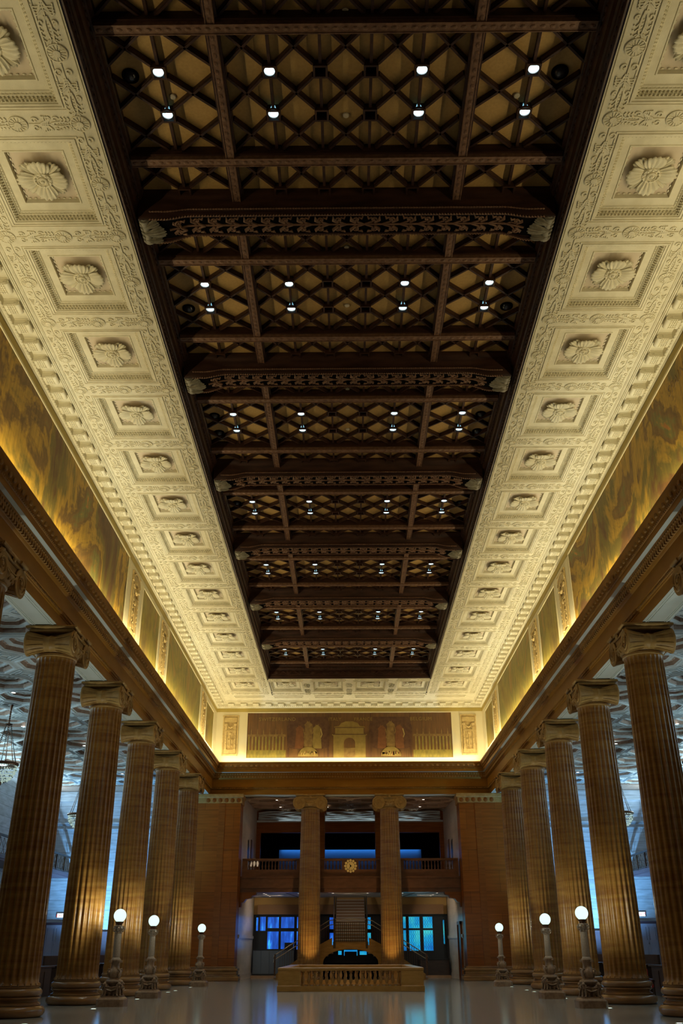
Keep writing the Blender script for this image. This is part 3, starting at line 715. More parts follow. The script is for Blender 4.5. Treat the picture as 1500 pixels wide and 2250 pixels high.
def torus_prof(rc, z0, z1, bulge, n=8):
    return [(rc+bulge*math.sin(PI*i/n), z0+(z1-z0)*(1-math.cos(PI*i/n))/2) for i in range(n+1)]
def base_mesh():
    b = MB()
    p = [(0.80, 0.0)]+torus_prof(.86, 0.0, .30, .15)+[(.88, .31), (.88, .35)]+[(.87-.09*math.sin(PI*i/6), .35+.14*i/6) for i in range(1, 7)]+[(.86, .50), (.86, .53)]+torus_prof(.78, .53, .75, .11)+[(.80, .76), (.80, .80), (.76, .83)]
    b.lathe(p, 48)
    for k in range(24):
        a = 2*PI*k/24; b.ell((.775*math.cos(a), .775*math.sin(a), .84), (.035, .035, .045), 6, 4)
    return b
def capital(root):
    """Ionic capital, volute faces towards +-x"""
    b = MB()
    b.lathe([(.60, 10.62), (.68, 10.66), (.68, 10.71), (.64, 10.73), (.70, 10.78), (.80, 10.88), (.83, 10.98), (.78, 11.02), (.6, 11.04)], 36, cap=False)
    for k in range(24):
        a = 2*PI*(k+.5)/24; b.ell((.77*math.cos(a), .77*math.sin(a), 10.88), (.06, .06, .085), 6, 5)
    b.bevbox(-.73, .73, -.60, .60, 11.02, 11.42, .03)
    cap = b.build('capital', capm, root)
    for s in (-1, 1):      # bolsters running through from face to face
        b = MB(); pr = []
        for i in range(17):
            u = -1+2*i/16; r = .235+.185*abs(u)**1.9
            if abs(u) < .12: r = .27
            if .16 < abs(u) < .20: r = .285
            pr.append((r, u*.76))
        b.lathe(pr, 22, (0, s*.76, 11.02), 'x')
        for k in range(14):
            for e in (-1, 1):
                a = 2*PI*k/14; b.tube([(e*.2, s*.76+.255*math.cos(a), 11.02+.255*math.sin(a)), (e*.5, s*.76+.325*math.cos(a), 11.02+.325*math.sin(a)), (e*.72, s*.76+.40*math.cos(a), 11.02+.40*math.sin(a))], [.012, .02, .012], 4)
        b.build('bolster', capm, cap)
        for e in (-1, 1):
            b = MB(); c = (e*.775, s*.76, 11.02)
            b.lathe([(.42, -.05), (.43, 0.0), (.41, .015), (.0, .0)], 30, (c[0], c[1], c[2]), 'x', cap=False) if e > 0 else b.lathe([(.42, .05), (.43, 0.0), (.41, -.015), (.0, .0)], 30, c, 'x', cap=False)
            b.tube(spiral((c[0]+e*.012, c[1], c[2]), .395, .07, 2.4, 46, PI/2, -s, 'yz'), [.04-.022*i/46 for i in range(47)], 5)
            b.ell((c[0]+e*.02, c[1], c[2]), (.035, .065, .065), 8, 6)
            b.build('volute', capm, cap)
    for e in (-1, 1):     # channel between the volutes, eggs and palmettes below it
        b = MB()
        x = e*.765
        b.tube([(x, -.76, 11.40), (x, -.4, 11.36), (x, 0, 11.34), (x, .4, 11.36), (x, .76, 11.40)], .035, 5)
        b.tube([(x, -.5, 11.14), (x, -.25, 11.08), (x, 0, 11.06), (x, .25, 11.08), (x, .5, 11.14)], .030, 5)
        for k in range(5): b.ell((x-e*.02, -.36+k*.18, 10.97), (.07, .062, .09), 7, 5)
        b.ell((x+e*.02, 0, 11.42), (.06, .10, .09), 8, 5)
        for s in (-1, 1):
            for k in range(3): b.tube([(x+e*.02, s*.40, 11.05), (x+e*.03, s*(.36-.05*k), 10.98), (x+e*.02, s*(.30-.06*k), 10.96-.02*k)], [.02, .03, .012], 5)
        b.build('egg_moulding', capm, cap)
    b = MB(); b.bevbox(-.74, .74, -.92, .92, 11.40, 11.50, .03); b.bevbox(-.80, .80, -1.02, 1.02, 11.50, 11.595, .03)
    for e in (-1, 1):
        for s in (-1, 1): b.bevbox(min(e*.72, e*.86), max(e*.72, e*.86), s*.72-.28, s*.72+.28, 11.50, 11.60, .03)
    b.build('abacus', capm, cap)
col = thing('fluted_column', 'tmp', 'column', group='marble colonnade'); col['kind'] = 'thing'
base_mesh().build('base', basem, col); shaft_mesh().build('shaft', colm, col, smooth=50); capital(col)
first = True
def place_column(x, y, rz, label, group):
    global first
    if first:
        col.location = (x, y, 0); col.rotation_euler.z = rz; col['label'] = label; col['group'] = group; first = False
    else: dup(col, (x, y, 0), rz, label, group)
for sx in (-1, 1):
    for k in range(6):
        where = 'cut by picture edge, ' if k == 0 else ''
        place_column(sx*COLX, COL0+k*COLP, 0, f'fluted Ionic marble column, {where}{ORD[k]} from the front, {side(sx)} row', f'{side(sx)} colonnade')
for sx in (-1, 1):
    place_column(sx*2.75, 66.75, PI/2, f'{side(sx)} of two fluted columns standing before the staircase at the hall end', 'end wall columns')

# ================================================================== ROSETTES
def leaf(mb, L, W, ang, tilt, z0, curl=.30, lobes=4, r0=.12):
    nu, nv = 14, 8; vs = []; fs = []
    ca, sa = math.cos(ang), math.sin(ang)
    for i in range(nu+1):
        u = i/nu; w = W*(math.sin(PI*min(1, u*.92+.06))**.7)*(.82+.18*abs(math.sin(lobes*PI*u)))
        if u > .97: w *= .5
        for j in range(nv+1):
            v = -1+2*j/nv
            x = r0+L*u-.04*abs(v)*u*0; y = w*v
            z = z0-tilt*u*L-.05*(1-v*v)*math.sin(PI*u)+curl*max(0, u-.55)**2+.016*math.cos(v*3*PI)*(1-abs(v)*.3)
            vs.append((x*ca-y*sa, x*sa+y*ca, z))
    for i in range(nu):
        for j in range(nv):
            a = i*(nv+1)+j; fs.append((a, a+1, a+nv+2, a+nv+1))
    mb.add(vs, fs)
def petal(mb, L, half, ang, r0, z0, drop, curl, lobes):
    """acanthus leaf spread like a fan, hanging below z = 0"""
    nu, nv = 9, 16; vs = []; fs = []; ca, sa = math.cos(ang), math.sin(ang)
    for i in range(nu+1):
        t = i/nu
        for j in range(nv+1):
            q = -1+2*j/nv
            edge = 1-.16*q*q+.12*abs(math.sin(q*PI*lobes/2))-.05
            rad = r0+L*t*edge; th = half*q*(.55+.45*math.sin(PI*min(1, t*.72+.14)))
            x, y = rad*math.cos(th), rad*math.sin(th)
            z = z0-drop*t-curl*t**4+.035*(1-q*q)*-math.sin(PI*t)+.022*math.cos(q*PI*lobes)*math.sin(PI*t*.9)+.05*q*q*t
            vs.append((x*ca-y*sa, x*sa+y*ca, z))
    for i in range(nu):
        for j in range(nv):
            a = i*(nv+1)+j; fs.append((a, a+1, a+nv+2, a+nv+1))
    mb.add(vs, fs)
def rosette_bm():
    outer = MB()
    for k in range(4): petal(outer, .50, .42, PI/4+k*PI/2, .08, -.06, .09, -.02, 4)
    inner = MB()
    for k in range(4): petal(inner, .50, .68, k*PI/2, .08, -.10, .17, -.05, 5)
    c = MB(); c.lathe([(.20, -.02), (.225, -.17), (.215, -.205), (.18, -.215), (.160, -.18), (.12, -.185), (.115, -.235), (.09, -.25), (.075, -.225), (.0, -.25)], 24, cap=False)
    for k in range(10):
        a = 2*PI*k/10; c.ell((.175*math.cos(a), .175*math.sin(a), -.21), (.036, .036, .024), 6, 4)
    c.ell((0, 0, -.245), (.05, .05, .035), 8, 5)
    return outer, inner, c
ros = thing('ceiling_rosette', 'tmp', 'rosette', (0, 0, 0))
ro, ri, rc_ = rosette_bm()
def solid(o, t=.018):
    m = o.modifiers.new('thick', 'SOLIDIFY'); m.thickness = t; m.offset = 0
    return o
solid(ro.build('outer_leaves', cream, ros, smooth=60)); solid(ri.build('inner_leaves', cream, ros, smooth=60)); rc_.build('center', cream, ros)
rlist = []
for sx in (-1, 1):
    for i in range(-1, 14):
        w = 'cut by picture edge' if i == -1 else ('in the corner by the end wall' if i == 13 else 'from the front')
        n = ORD[i+1]
        lab = f'plaster acanthus rosette in {n} coffer, {side(sx)} row, {w}' if i in (-1, 13) else f'plaster acanthus rosette in the {n} coffer from the front, {side(sx)} row'
        rlist.append((sx*7.2, ROS0+i*PITCH_C, lab, f'{side(sx)} row of ceiling rosettes'))
for k, x in enumerate((-4.327, -1.4425, 1.4425, 4.327)):
    rlist.append((x, YEND, f'plaster rosette over the far end wall, {ORD[k]} from left between the corner coffers', 'end row of ceiling rosettes'))
for k, (x, y, lab, g) in enumerate(rlist):
    rz = random.choice((0, PI/2, PI, -PI/2))+random.uniform(-.06, .06)
    if k == 0: ros.location = (x, y, ZC+.30); ros['label'] = lab; ros['group'] = g
    else: dup(ros, (x, y, ZC+.30), rz, lab, g)

# ================================================================== CARVED BEAMS
def beam():
    root = thing('carved_beam', 'tmp', 'beam', (0, 0, 0)); root['kind'] = 'thing'
    L = 5.22
    def drop(x):
        t = max(0, min(1, (abs(x)-3.9)/.75)); t = t*t*(3-2*t); return .17*t
    def wid(x):
        t = max(0, min(1, (abs(x)-3.9)/.9)); t = t*t*(3-2*t); return .07*t
    b = MB(); xs = [-L+2*L*i/60 for i in range(61)]; ring = []
    for x in xs:
        d, w = drop(x), wid(x)
        half = [(.30+w, 18.47-d), (.30+w, 18.42-d), (.36+w, 18.41-d), (.40+w, 18.46-d), (.40+w, 18.52-d), (.44+w, 18.56-d*.8), (.44+w, 18.70-d*.5), (.47+w*.6, 18.74-d*.4), (.47+w*.5, 18.82), (.50, 18.86), (.52, 18.94), (.55, 18.98), (.56, 19.11)]
        ring.append([(x, y, z) for y, z in reversed(half)] and [(x, -y, z) for y, z in reversed(half)]+[(x, y, z) for y, z in half])
    m = len(ring[0]); vs = [p for r in ring for p in r]
    fs = [(k*m+i, k*m+i+1, (k+1)*m+i+1, (k+1)*m+i) for k in range(len(xs)-1) for i in range(m-1)]
    b.add(vs, fs)
    b.build('beam_body', wood, root, smooth=40)
    b = MB()
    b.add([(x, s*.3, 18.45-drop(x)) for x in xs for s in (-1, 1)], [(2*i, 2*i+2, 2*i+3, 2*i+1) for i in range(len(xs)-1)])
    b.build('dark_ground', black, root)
    b = MB(); n = 20; p = 2*4.5/n
    for i in range(n):
        x0 = -4.5+i*p; sg = 1 if x0 > 0 else -1
        z = lambda x: 18.435-drop(x)
        b.tube([(x0, 0, z(x0)), (x0+p/2, 0, z(x0+p/2)), (x0+p, 0, z(x0+p))], .035, 5)
        for s in (-1, 1):
            cx = x0+p*.55
            b.tube([(x0+(0 if sg > 0 else p), 0, z(x0)), (x0+p*(.3 if sg > 0 else .7), s*.06, z(x0)), (cx-sg*.02, s*.10, z(cx))], .03, 5)
            b.tube([(q[0], q[1], z(q[0])) for q in spiral((cx, s*.165, 0), .10, .03, 1.2, 12, -s*PI/2, s*sg, 'xy')], .026, 5)
            b.ell((cx, s*.165, z(cx)-.01), (.035, .035, .02), 6, 4)
            b.tube([(cx+sg*.02, s*.07, z(cx)), (cx+sg*.13, s*.16, z(cx)-.015), (cx+sg*.14, s*.27, z(cx))], [.04, .05, .012], 5)
            b.tube([(cx-sg*.05, s*.24, z(cx)), (cx-sg*.14, s*.22, z(cx)-.012), (cx-sg*.17, s*.28, z(cx))], [.02, .04, .012], 5)
    b.build('scrollwork', woodl, root)
    for s in (-1, 1):
        b = MB(); n = 276; px = [-4.95+9.9*i/n for i in range(n+1)]
        b.tube([(x, s*(.35+wid(x))+(.012*s if i % 2 else -.012*s), 18.415-drop(x)) for i, x in enumerate(px)], [.030 if i % 2 else .018 for i in range(n+1)], 5)
        b.build('rope_edge', woodl, root)
        b = MB(); b.tube([(x, s*(.447+wid(x)), 18.55-drop(x)*.8) for x in px], [.028 if i % 2 else .014 for i in range(n+1)], 5)
        b.build('bead_edge', woodl, root)
    for e in (-1, 1):
        b = MB(); z = 18.20
        # scrolled console end with an acanthus leaf laid along its underside
        pr = [(.10, -.40), (.15, -.39), (.16, -.30), (.13, 0), (.16, .30), (.15, .39), (.10, .40)]
        b.lathe(pr, 14, (e*5.07, 0, z+.10), 'y')
        for s in (-1, 1): b.tube(spiral((e*5.07, s*.405, z+.10), .13, .03, 1.5, 16, PI/2, -e, 'xz'), .02, 5)
        for aa, LL, hh, zz in ((0, .60, .50, 0), (.42, .48, .40, .012), (-.42, .48, .40, .012)):
            lf = MB(); petal(lf, LL, hh, 0, .0, 0, .03, -.06, 5)
            b.merge(lf, Matrix.Translation((e*5.20, aa*.5, z-.03+zz)) @ Matrix.Rotation((PI if e > 0 else 0)+aa*(1 if e > 0 else -1)*-.5, 4, 'Z'))
        for k in range(5):
            v = -.28+.14*k; b.ell((e*5.17, v, z+.02), (.05, .06, .07), 7, 5)
        b.build('bracket', green, root)
    return root
bm0 = beam()
for k in range(6):
    lab = f'{ORD[k]} carved wooden ceiling beam from the front with openwork leaf scrolls'
    if k == 0: bm0.location = (0, BEAM0, 0); bm0['label'] = lab; bm0['group'] = 'carved ceiling beams'
    else: dup(bm0, (0, BEAM0+k*BAY, 0), 0, lab, 'carved ceiling beams')

# ================================================================== CEILING FITTINGS
dl = thing('recessed_downlight', 'tmp', 'downlight')
b = MB(); b.lathe([(.128, -.02), (.128, .0), (.118, .0), (.10, .14)], 20, cap=False); b.build('reflector', lampr, dl)
b = MB(); b.lathe([(.0, .10), (.095, .10)], 20, cap=False); b.build('lamp_disc', lampm, dl)
b = MB(); b.lathe([(.118, -.03), (.135, -.03), (.135, .02), (.118, .02), (.118, -.03)], 20, cap=False); b.build('trim_ring', wood, dl)
n = 0
for k in range(7):
    yc = BEAM0-BAY/2+k*BAY
    for r, rn in ((-.5, 'near'), (.5, 'far')):
        for x, xn in ((-4.07, 'outer left'), (-1.655, 'inner left'), (1.655, 'inner right'), (4.07, 'outer right')):
            lab = f'lit round downlight, {xn}, {rn} row of the {ORD[k]} ceiling bay from the front'
            loc = (x, yc+r*1.12-.05, 18.955)
            if n == 0: dl.location = loc; dl['label'] = lab; dl['group'] = 'ceiling downlights'
            else: dup(dl, loc, 0, lab, 'ceiling downlights')
            n += 1
            light('SPOT', 'downlight_beam', (x, loc[1], 18.94), DOWN, (0.80, 0.93, 1.0), aim=(0, 0, -1), spot_size=math.radians(62), spot_blend=0.8, shadow_soft_size=0.08)
dm = thing('round_speaker', 'tmp', 'speaker')
b = MB(); b.lathe([(.19, .02), (.19, -.03), (.15, -.035), (.14, .0)], 24, cap=False); b.build('ring', black, dm)
b = MB(); b.lathe([(.14, .0), (.12, -.06), (.07, -.10), (.0, -.115)], 20, cap=False); b.build('dome', glassd, dm)
for k, (x, y, lab) in enumerate([(-4.74, 14.0, 'left side of the first ceiling bay'), (4.70, 14.0, 'right side of the first ceiling bay'), (-4.75, 22.1, 'left side of the second ceiling bay'), (4.77, 22.1, 'right side of the second ceiling bay'),
        (-4.79, 28.2, 'left of the third ceiling bay, near one'), (-4.78, 29.4, 'left of the third ceiling bay, far one'), (4.78, 28.2, 'right of the third ceiling bay, near one'), (4.80, 29.4, 'right of the third ceiling bay, far one'),
        (-4.78, 35.3, 'left side of the fourth ceiling bay'), (4.82, 35.4, 'right side of the fourth ceiling bay')]):
    lab = 'black round ceiling fitting with dark glass, '+lab
    if k == 0: dm.location = (x, y, ZW-.005); dm['label'] = lab; dm['group'] = 'black round ceiling fittings'
    else: dup(dm, (x, y, ZW-.005), 0, lab, 'black round ceiling fittings')
sd = MB(); sd.lathe([(.075, 0), (.075, -.03), (.06, -.045), (0, -.048)], 18, cap=False)
sd0 = tag(sd.build('smoke_detector', detm), 'tmp', 'detector', 'pale ceiling discs')
for k, (x, y, lab) in enumerate([(0, 15.1, 'in the center of the first ceiling bay'), (0, 12.5, 'at the top edge of the picture, center'), (-3.9, 14.55, 'left, beside the first bay downlights'), (3.85, 14.6, 'right, beside the first bay downlights'), (-4.19, 12.78, 'left at the top edge of the picture'), (4.14, 12.8, 'right at the top edge of the picture'),
        (0, 22.0, 'in the center of the second ceiling bay'), (0, 19.5, 'center just behind the first carved beam'), (-4.17, 19.8, 'left just behind the first carved beam'), (4.2, 19.85, 'right just behind the first carved beam'), (0, 29.2, 'in the center of the third ceiling bay'), (-4.4, 26.8, 'left just behind the second carved beam'), (4.3, 26.9, 'right just behind the second carved beam'), (0, 26.5, 'center just behind the second carved beam')]):
    o = sd0 if k == 0 else sd0.copy()
    if k: C.objects.link(o)
    zz = ZW if abs(x) < 3 or y in (14.55, 14.6) else ZW-.14
    o.location = (x, y, zz); o['label'] = 'small pale detector disc on wooden ceiling, '+lab

# ================================================================== MURALS AND RELIEFS
def framed(name, label, y0, y1, z0, z1, sx, mt, fw=.07, cat='mural'):
    """flat painted canvas with a moulded frame on a side wall"""
    yc = (y0+y1)/2; root = thing(name, label, cat, (sx*(HX-.001), yc, z0))
    b = MB(); x0, x1 = sorted((0, -sx*.02)); b.box(x0, x1, y0-yc, y1-yc, 0, z1-z0); b.build('canvas', mt, root)
    b = MB(); x0, x1 = sorted((0, -sx*.05))
    b.box(x0, x1, y0-yc-fw, y1-yc+fw, z1-z0, z1-z0+fw); b.box(x0, x1, y0-yc-fw, y1-yc+fw, -fw, 0); b.box(x0, x1, y0-yc-fw, y0-yc, 0, z1-z0); b.box(x0, x1, y1-yc, y1-yc+fw, 0, z1-z0)
    b.build('frame', whitep, root); return root
for sx in (-1, 1):
    s = side(sx)
    big = framed('mural', f'long brown and gold painted mural nearest the front, {s} wall', 9.2, 36.9, 13.95, 17.28, sx, muralA if sx < 0 else muralB)
    framed('mural', f'upright olive painted mural between two relief panels, {s} wall', 40.1, 44.1, 13.95, 17.05, sx, muralC)
    framed('mural', f'wide green and orange painted mural on the far part of the {s} wall', 46.8, 58.2, 13.95, 17.28, sx, muralD)
    framed('mural', f'small ochre painted mural beside the end corner, {s} wall', 61.0, 64.4, 14.35, 16.95, sx, muralC)
def relief(label, loc, rz, w, h_, group):
    """carved niche panel facing -y before rotation"""
    root = thing('relief_panel', label, 'relief', loc, rz, group)
    b = MB(); hw = w/2
    b.add([(-hw, -.012, 0), (hw, -.012, 0), (hw, -.012, h_), (-hw, -.012, h_)], [(0, 1, 2, 3)]); b.build('panel_ground', gilt, root)
    b = MB()
    b.box(-hw, -hw+.09, -.07, 0, 0, h_); b.box(hw-.09, hw, -.07, 0, 0, h_); b.box(-hw, hw, -.08, 0, 0, .12); b.box(-hw-.03, hw+.03, -.10, 0, h_-.08, h_)
    b.build('frame', gilt, root)
    b = MB()
    b.box(-hw+.11, hw-.11, -.07, 0, .14, .42); b.box(-hw+.14, -hw+.32, -.11, 0, .42, .62); b.box(hw-.32, hw-.14, -.11, 0, .42, .62)
    for s in (-1, 1):
        b.box(s*(hw-.23)-.08, s*(hw-.23)+.08, -.10, 0, .62, h_*.74); b.bevbox(s*(hw-.23)-.11, s*(hw-.23)+.11, -.13, 0, h_*.74, h_*.80, .02)
        for k in range(7): b.ell((s*(hw-.23), -.11, .8+k*.19), (.03, .03, .05), 6, 4)
    b.box(-hw+.11, hw-.11, -.09, 0, h_*.82, h_*.95)
    b.box(-.20, .20, -.05, 0, .62, h_*.58); b.box(-.26, .26, -.09, 0, h_*.58, h_*.63)
    b.build('columns', gilt, root)
    b = MB()
    b.tube([(-.20, -.08, h_*.78), (-.12, -.11, h_*.71), (0, -.12, h_*.685), (.12, -.11, h_*.71), (.20, -.08, h_*.78)], [.03, .05, .06, .05, .03], 6)
    b.ell((0, -.08, h_*.55), (.10, .07, .12), 8, 6); b.tube([(0, -.07, h_*.5), (0, -.07, .5)], [.05, .03], 6)
    for s in (-1, 1): b.tube(spiral((s*.10, -.07, h_*.40), .09, .02, 1.3, 12, 0, s, 'xz'), .02, 5); b.tube(spiral((s*.09, -.07, h_*.26), .07, .02, 1.2, 12, 0, -s, 'xz'), .018, 5)
    b.build('garland', gilt, root)
    return root
for sx in (-1, 1):
    s = side(sx); rz = PI/2 if sx < 0 else -PI/2
    for k, (y, t) in enumerate([(38.5, 'before the upright olive mural'), (45.4, 'beyond the upright olive mural'), (59.7, 'beside the small corner mural')]):
        r = relief(f'arched carved relief panel on the {s} wall, {t}', (sx*HX, y, 14.02), rz, 1.30, 3.05, f'{s} wall reliefs')
        a = MB()
        pts = [(.66*math.cos(PI*i/12), .45*math.sin(PI*i/12)) for i in range(13)]
        a.tube([(x, -.07, 2.55+z) for x, z in pts], .05, 6)
        for i in range(5): a.ell((-.3+.15*i, -.08, 2.5+.10*math.sin(PI*(i+.5)/5)), (.07, .06, .09), 7, 5)
        a.build('arch', gilt, r)
for sx in (-1, 1):
    relief(f'carved gilt pilaster relief {side(sx)} of the end wall mural', (sx*8.55, YE, 14.28), 0, 1.12, 2.85, 'end wall reliefs')
for sx in (-1, 1):        # white flat margins round the reliefs
    b = MB()
    for y0, y1 in ((37.12, 37.7), (39.25, 39.85), (44.35, 44.65), (46.1, 46.55)):
        x0, x1 = sorted((sx*HX, sx*(HX-.03))); b.box(x0, x1, y0, y1, 13.8, 17.2)
    struct(b.build('trim_17', whitep))

# end mural: plain arch between two generic groups, with the country names
em = thing('mural', 'wide end wall mural with country names, archway and draped figure groups', 'mural', (0, YE-.001, 14.11))
MW, MH = 7.35, 3.2
b = MB(); b.box(-MW, MW, -.02, 0, 0, MH); b.build('canvas', muralE, em)
b = MB()
for q in ((-MW-.07, MW+.07, MH, MH+.07), (-MW-.07, MW+.07, -.07, 0), (-MW-.07, -MW, 0, MH), (MW, MW+.07, 0, MH)): b.box(q[0], q[1], -.05, 0, q[2], q[3])
b.build('frame', whitep, em)
def poly(name, pts, mt, y=-.024, par=em):
    b = MB(); b.prism(pts, y-.004, y, lambda x, z, yy: (x, yy, z)); return b.build(name, mt, par)
def rect(x0, x1, z0, z1): return [(x0, z0), (x1, z0), (x1, z1), (x0, z1)]
arch = [(-1.15, .02), (-.40, .02), (-.40, 1.05)]+[(-.40*math.cos(a), 1.05+.36*math.sin(a)) for a in [PI*i/10 for i in range(1, 10)]]+[(.40, 1.05), (.40, .02), (1.15, .02), (1.15, 1.55), (1.25, 1.6), (1.25, 1.66), (1.02, 1.68), (1.02, 2.10), (1.1, 2.14), (1.1, 2.2), (.75, 2.24), (.60, 2.45), (.25, 2.58), (-.25, 2.58), (-.60, 2.45), (-.75, 2.24), (-1.1, 2.2), (-1.1, 2.14), (-1.02, 2.10), (-1.02, 1.68), (-1.25, 1.66), (-1.25, 1.6), (-1.15, 1.55)]
poly('painted_archway', arch, pntA)
poly('painted_cornice', rect(-1.2, 1.2, 1.62, 1.66), pntB, -.030); poly('painted_cornice', rect(-1.06, 1.06, 2.11, 2.15), pntB, -.030)
poly('painted_doorway', rect(-.40, .40, .02, .7), pntF)
for sx in (-1, 1):
    # colonnade of the outer quarter
    poly('painted_ground', rect(min(sx*4.55, sx*7.3), max(sx*4.55, sx*7.3), .03, .55), pntE)
    poly('painted_colonnade', rect(min(sx*4.55, sx*7.3), max(sx*4.55, sx*7.3), 1.50, 1.66), pntF)
    for i in range(11): poly('painted_pillar', rect(sx*(4.75+i*.245)-.055, sx*(4.75+i*.245)+.055, .5, 1.5), pntE if i % 3 else pntA, -.026)
    for i in range(6): poly('painted_finial', [(sx*(4.85+i*.44)-.05, 1.66), (sx*(4.85+i*.44)+.05, 1.66), (sx*(4.85+i*.44)+.02, 1.98), (sx*(4.85+i*.44), 2.1), (sx*(4.85+i*.44)-.02, 1.98)], pntF)
    # three draped standing silhouettes over a mound of flowers
    c = sx*2.95
    poly('painted_drapery', [(c-1.5, .75), (c-1.0, .62), (c+1.0, .62), (c+1.5, .75), (c+1.55, 2.2), (c+1.3, 2.9), (c-1.3, 2.9), (c-1.55, 2.2)], pntB, -.025)
    for i, (dx, hh, mt_) in enumerate(((-.62, 2.45, pntC), (0, 2.75, pntF), (.62, 2.5, pntC if sx > 0 else pntA))):
        x = c+dx
        fig = [(x-.34, .65), (x-.30, 1.3), (x-.24, hh-.55), (x-.30, hh-.40), (x-.10, hh-.22), (x-.11, hh-.05), (x-.05, hh+.06), (x+.05, hh+.06), (x+.11, hh-.05), (x+.10, hh-.22), (x+.30, hh-.40), (x+.24, hh-.55), (x+.30, 1.3), (x+.34, .65)]
        poly('painted_figure', fig, mt_, -.030)
        poly('painted_head', [(x+.11*math.cos(a), hh-.06+.13*math.sin(a)) for a in [2*PI*j/12 for j in range(12)]], pntB, -.036)
        poly('painted_arm', [(x+.22, hh-.45), (x+.30, hh-.44), (x+.40, hh-.85), (x+.30, hh-1.1), (x+.26, hh-1.05), (x+.32, hh-.85)], pntD if i == 2 else pntF, -.034)
    poly('painted_flowers', [(c+.72*math.cos(a), .10+.68*math.sin(a)) for a in [PI*j/16 for j in range(17)]], pntA, -.040)
    for j in range(16): poly('painted_blossom', [(c-.6+.08*j+.05*math.cos(a), .16+.32*random.random()+.05*math.sin(a)) for a in [2*PI*q/8 for q in range(8)]], pntD if j % 3 else pntC, -.046)
    for x in (c-1.42, c+1.42): poly('painted_post', rect(x-.05, x+.05, .05, 3.15), pntB, -.040)
def text(word, loc, size, par, mt, rot=(PI/2, 0, 0), ext=.004, name='lettering'):
    cu = bpy.data.curves.new(name, 'FONT'); cu.body = word; cu.size = size; cu.align_x = 'CENTER'; cu.extrude = ext; cu.space_character = 1.12
    t = bpy.data.objects.new(name, cu); C.objects.link(t); bpy.context.view_layer.update()
    me = bpy.data.meshes.new_from_object(t.evaluated_get(bpy.context.evaluated_depsgraph_get())); bpy.data.objects.remove(t)
    me.materials.clear(); me.materials.append(mt)
    o = bpy.data.objects.new(name, me); C.objects.link(o); o.parent = par; o.location = loc; o.rotation_euler = rot; return o
text('SWITZERLAND', (-5.20, -.052, 2.62), .36, em, pntA); text('ITALY', (-1.05, -.052, 2.62), .33, em, pntA); text('FRANCE', (1.00, -.052, 2.62), .33, em, pntA); text('BELGIUM', (5.15, -.052, 2.62), .36, em, pntA)
text('SPAIN', (-.025, 22.5-23.05, 2.6), .5, big, pntF, rot=(PI/2, 0, -PI/2))

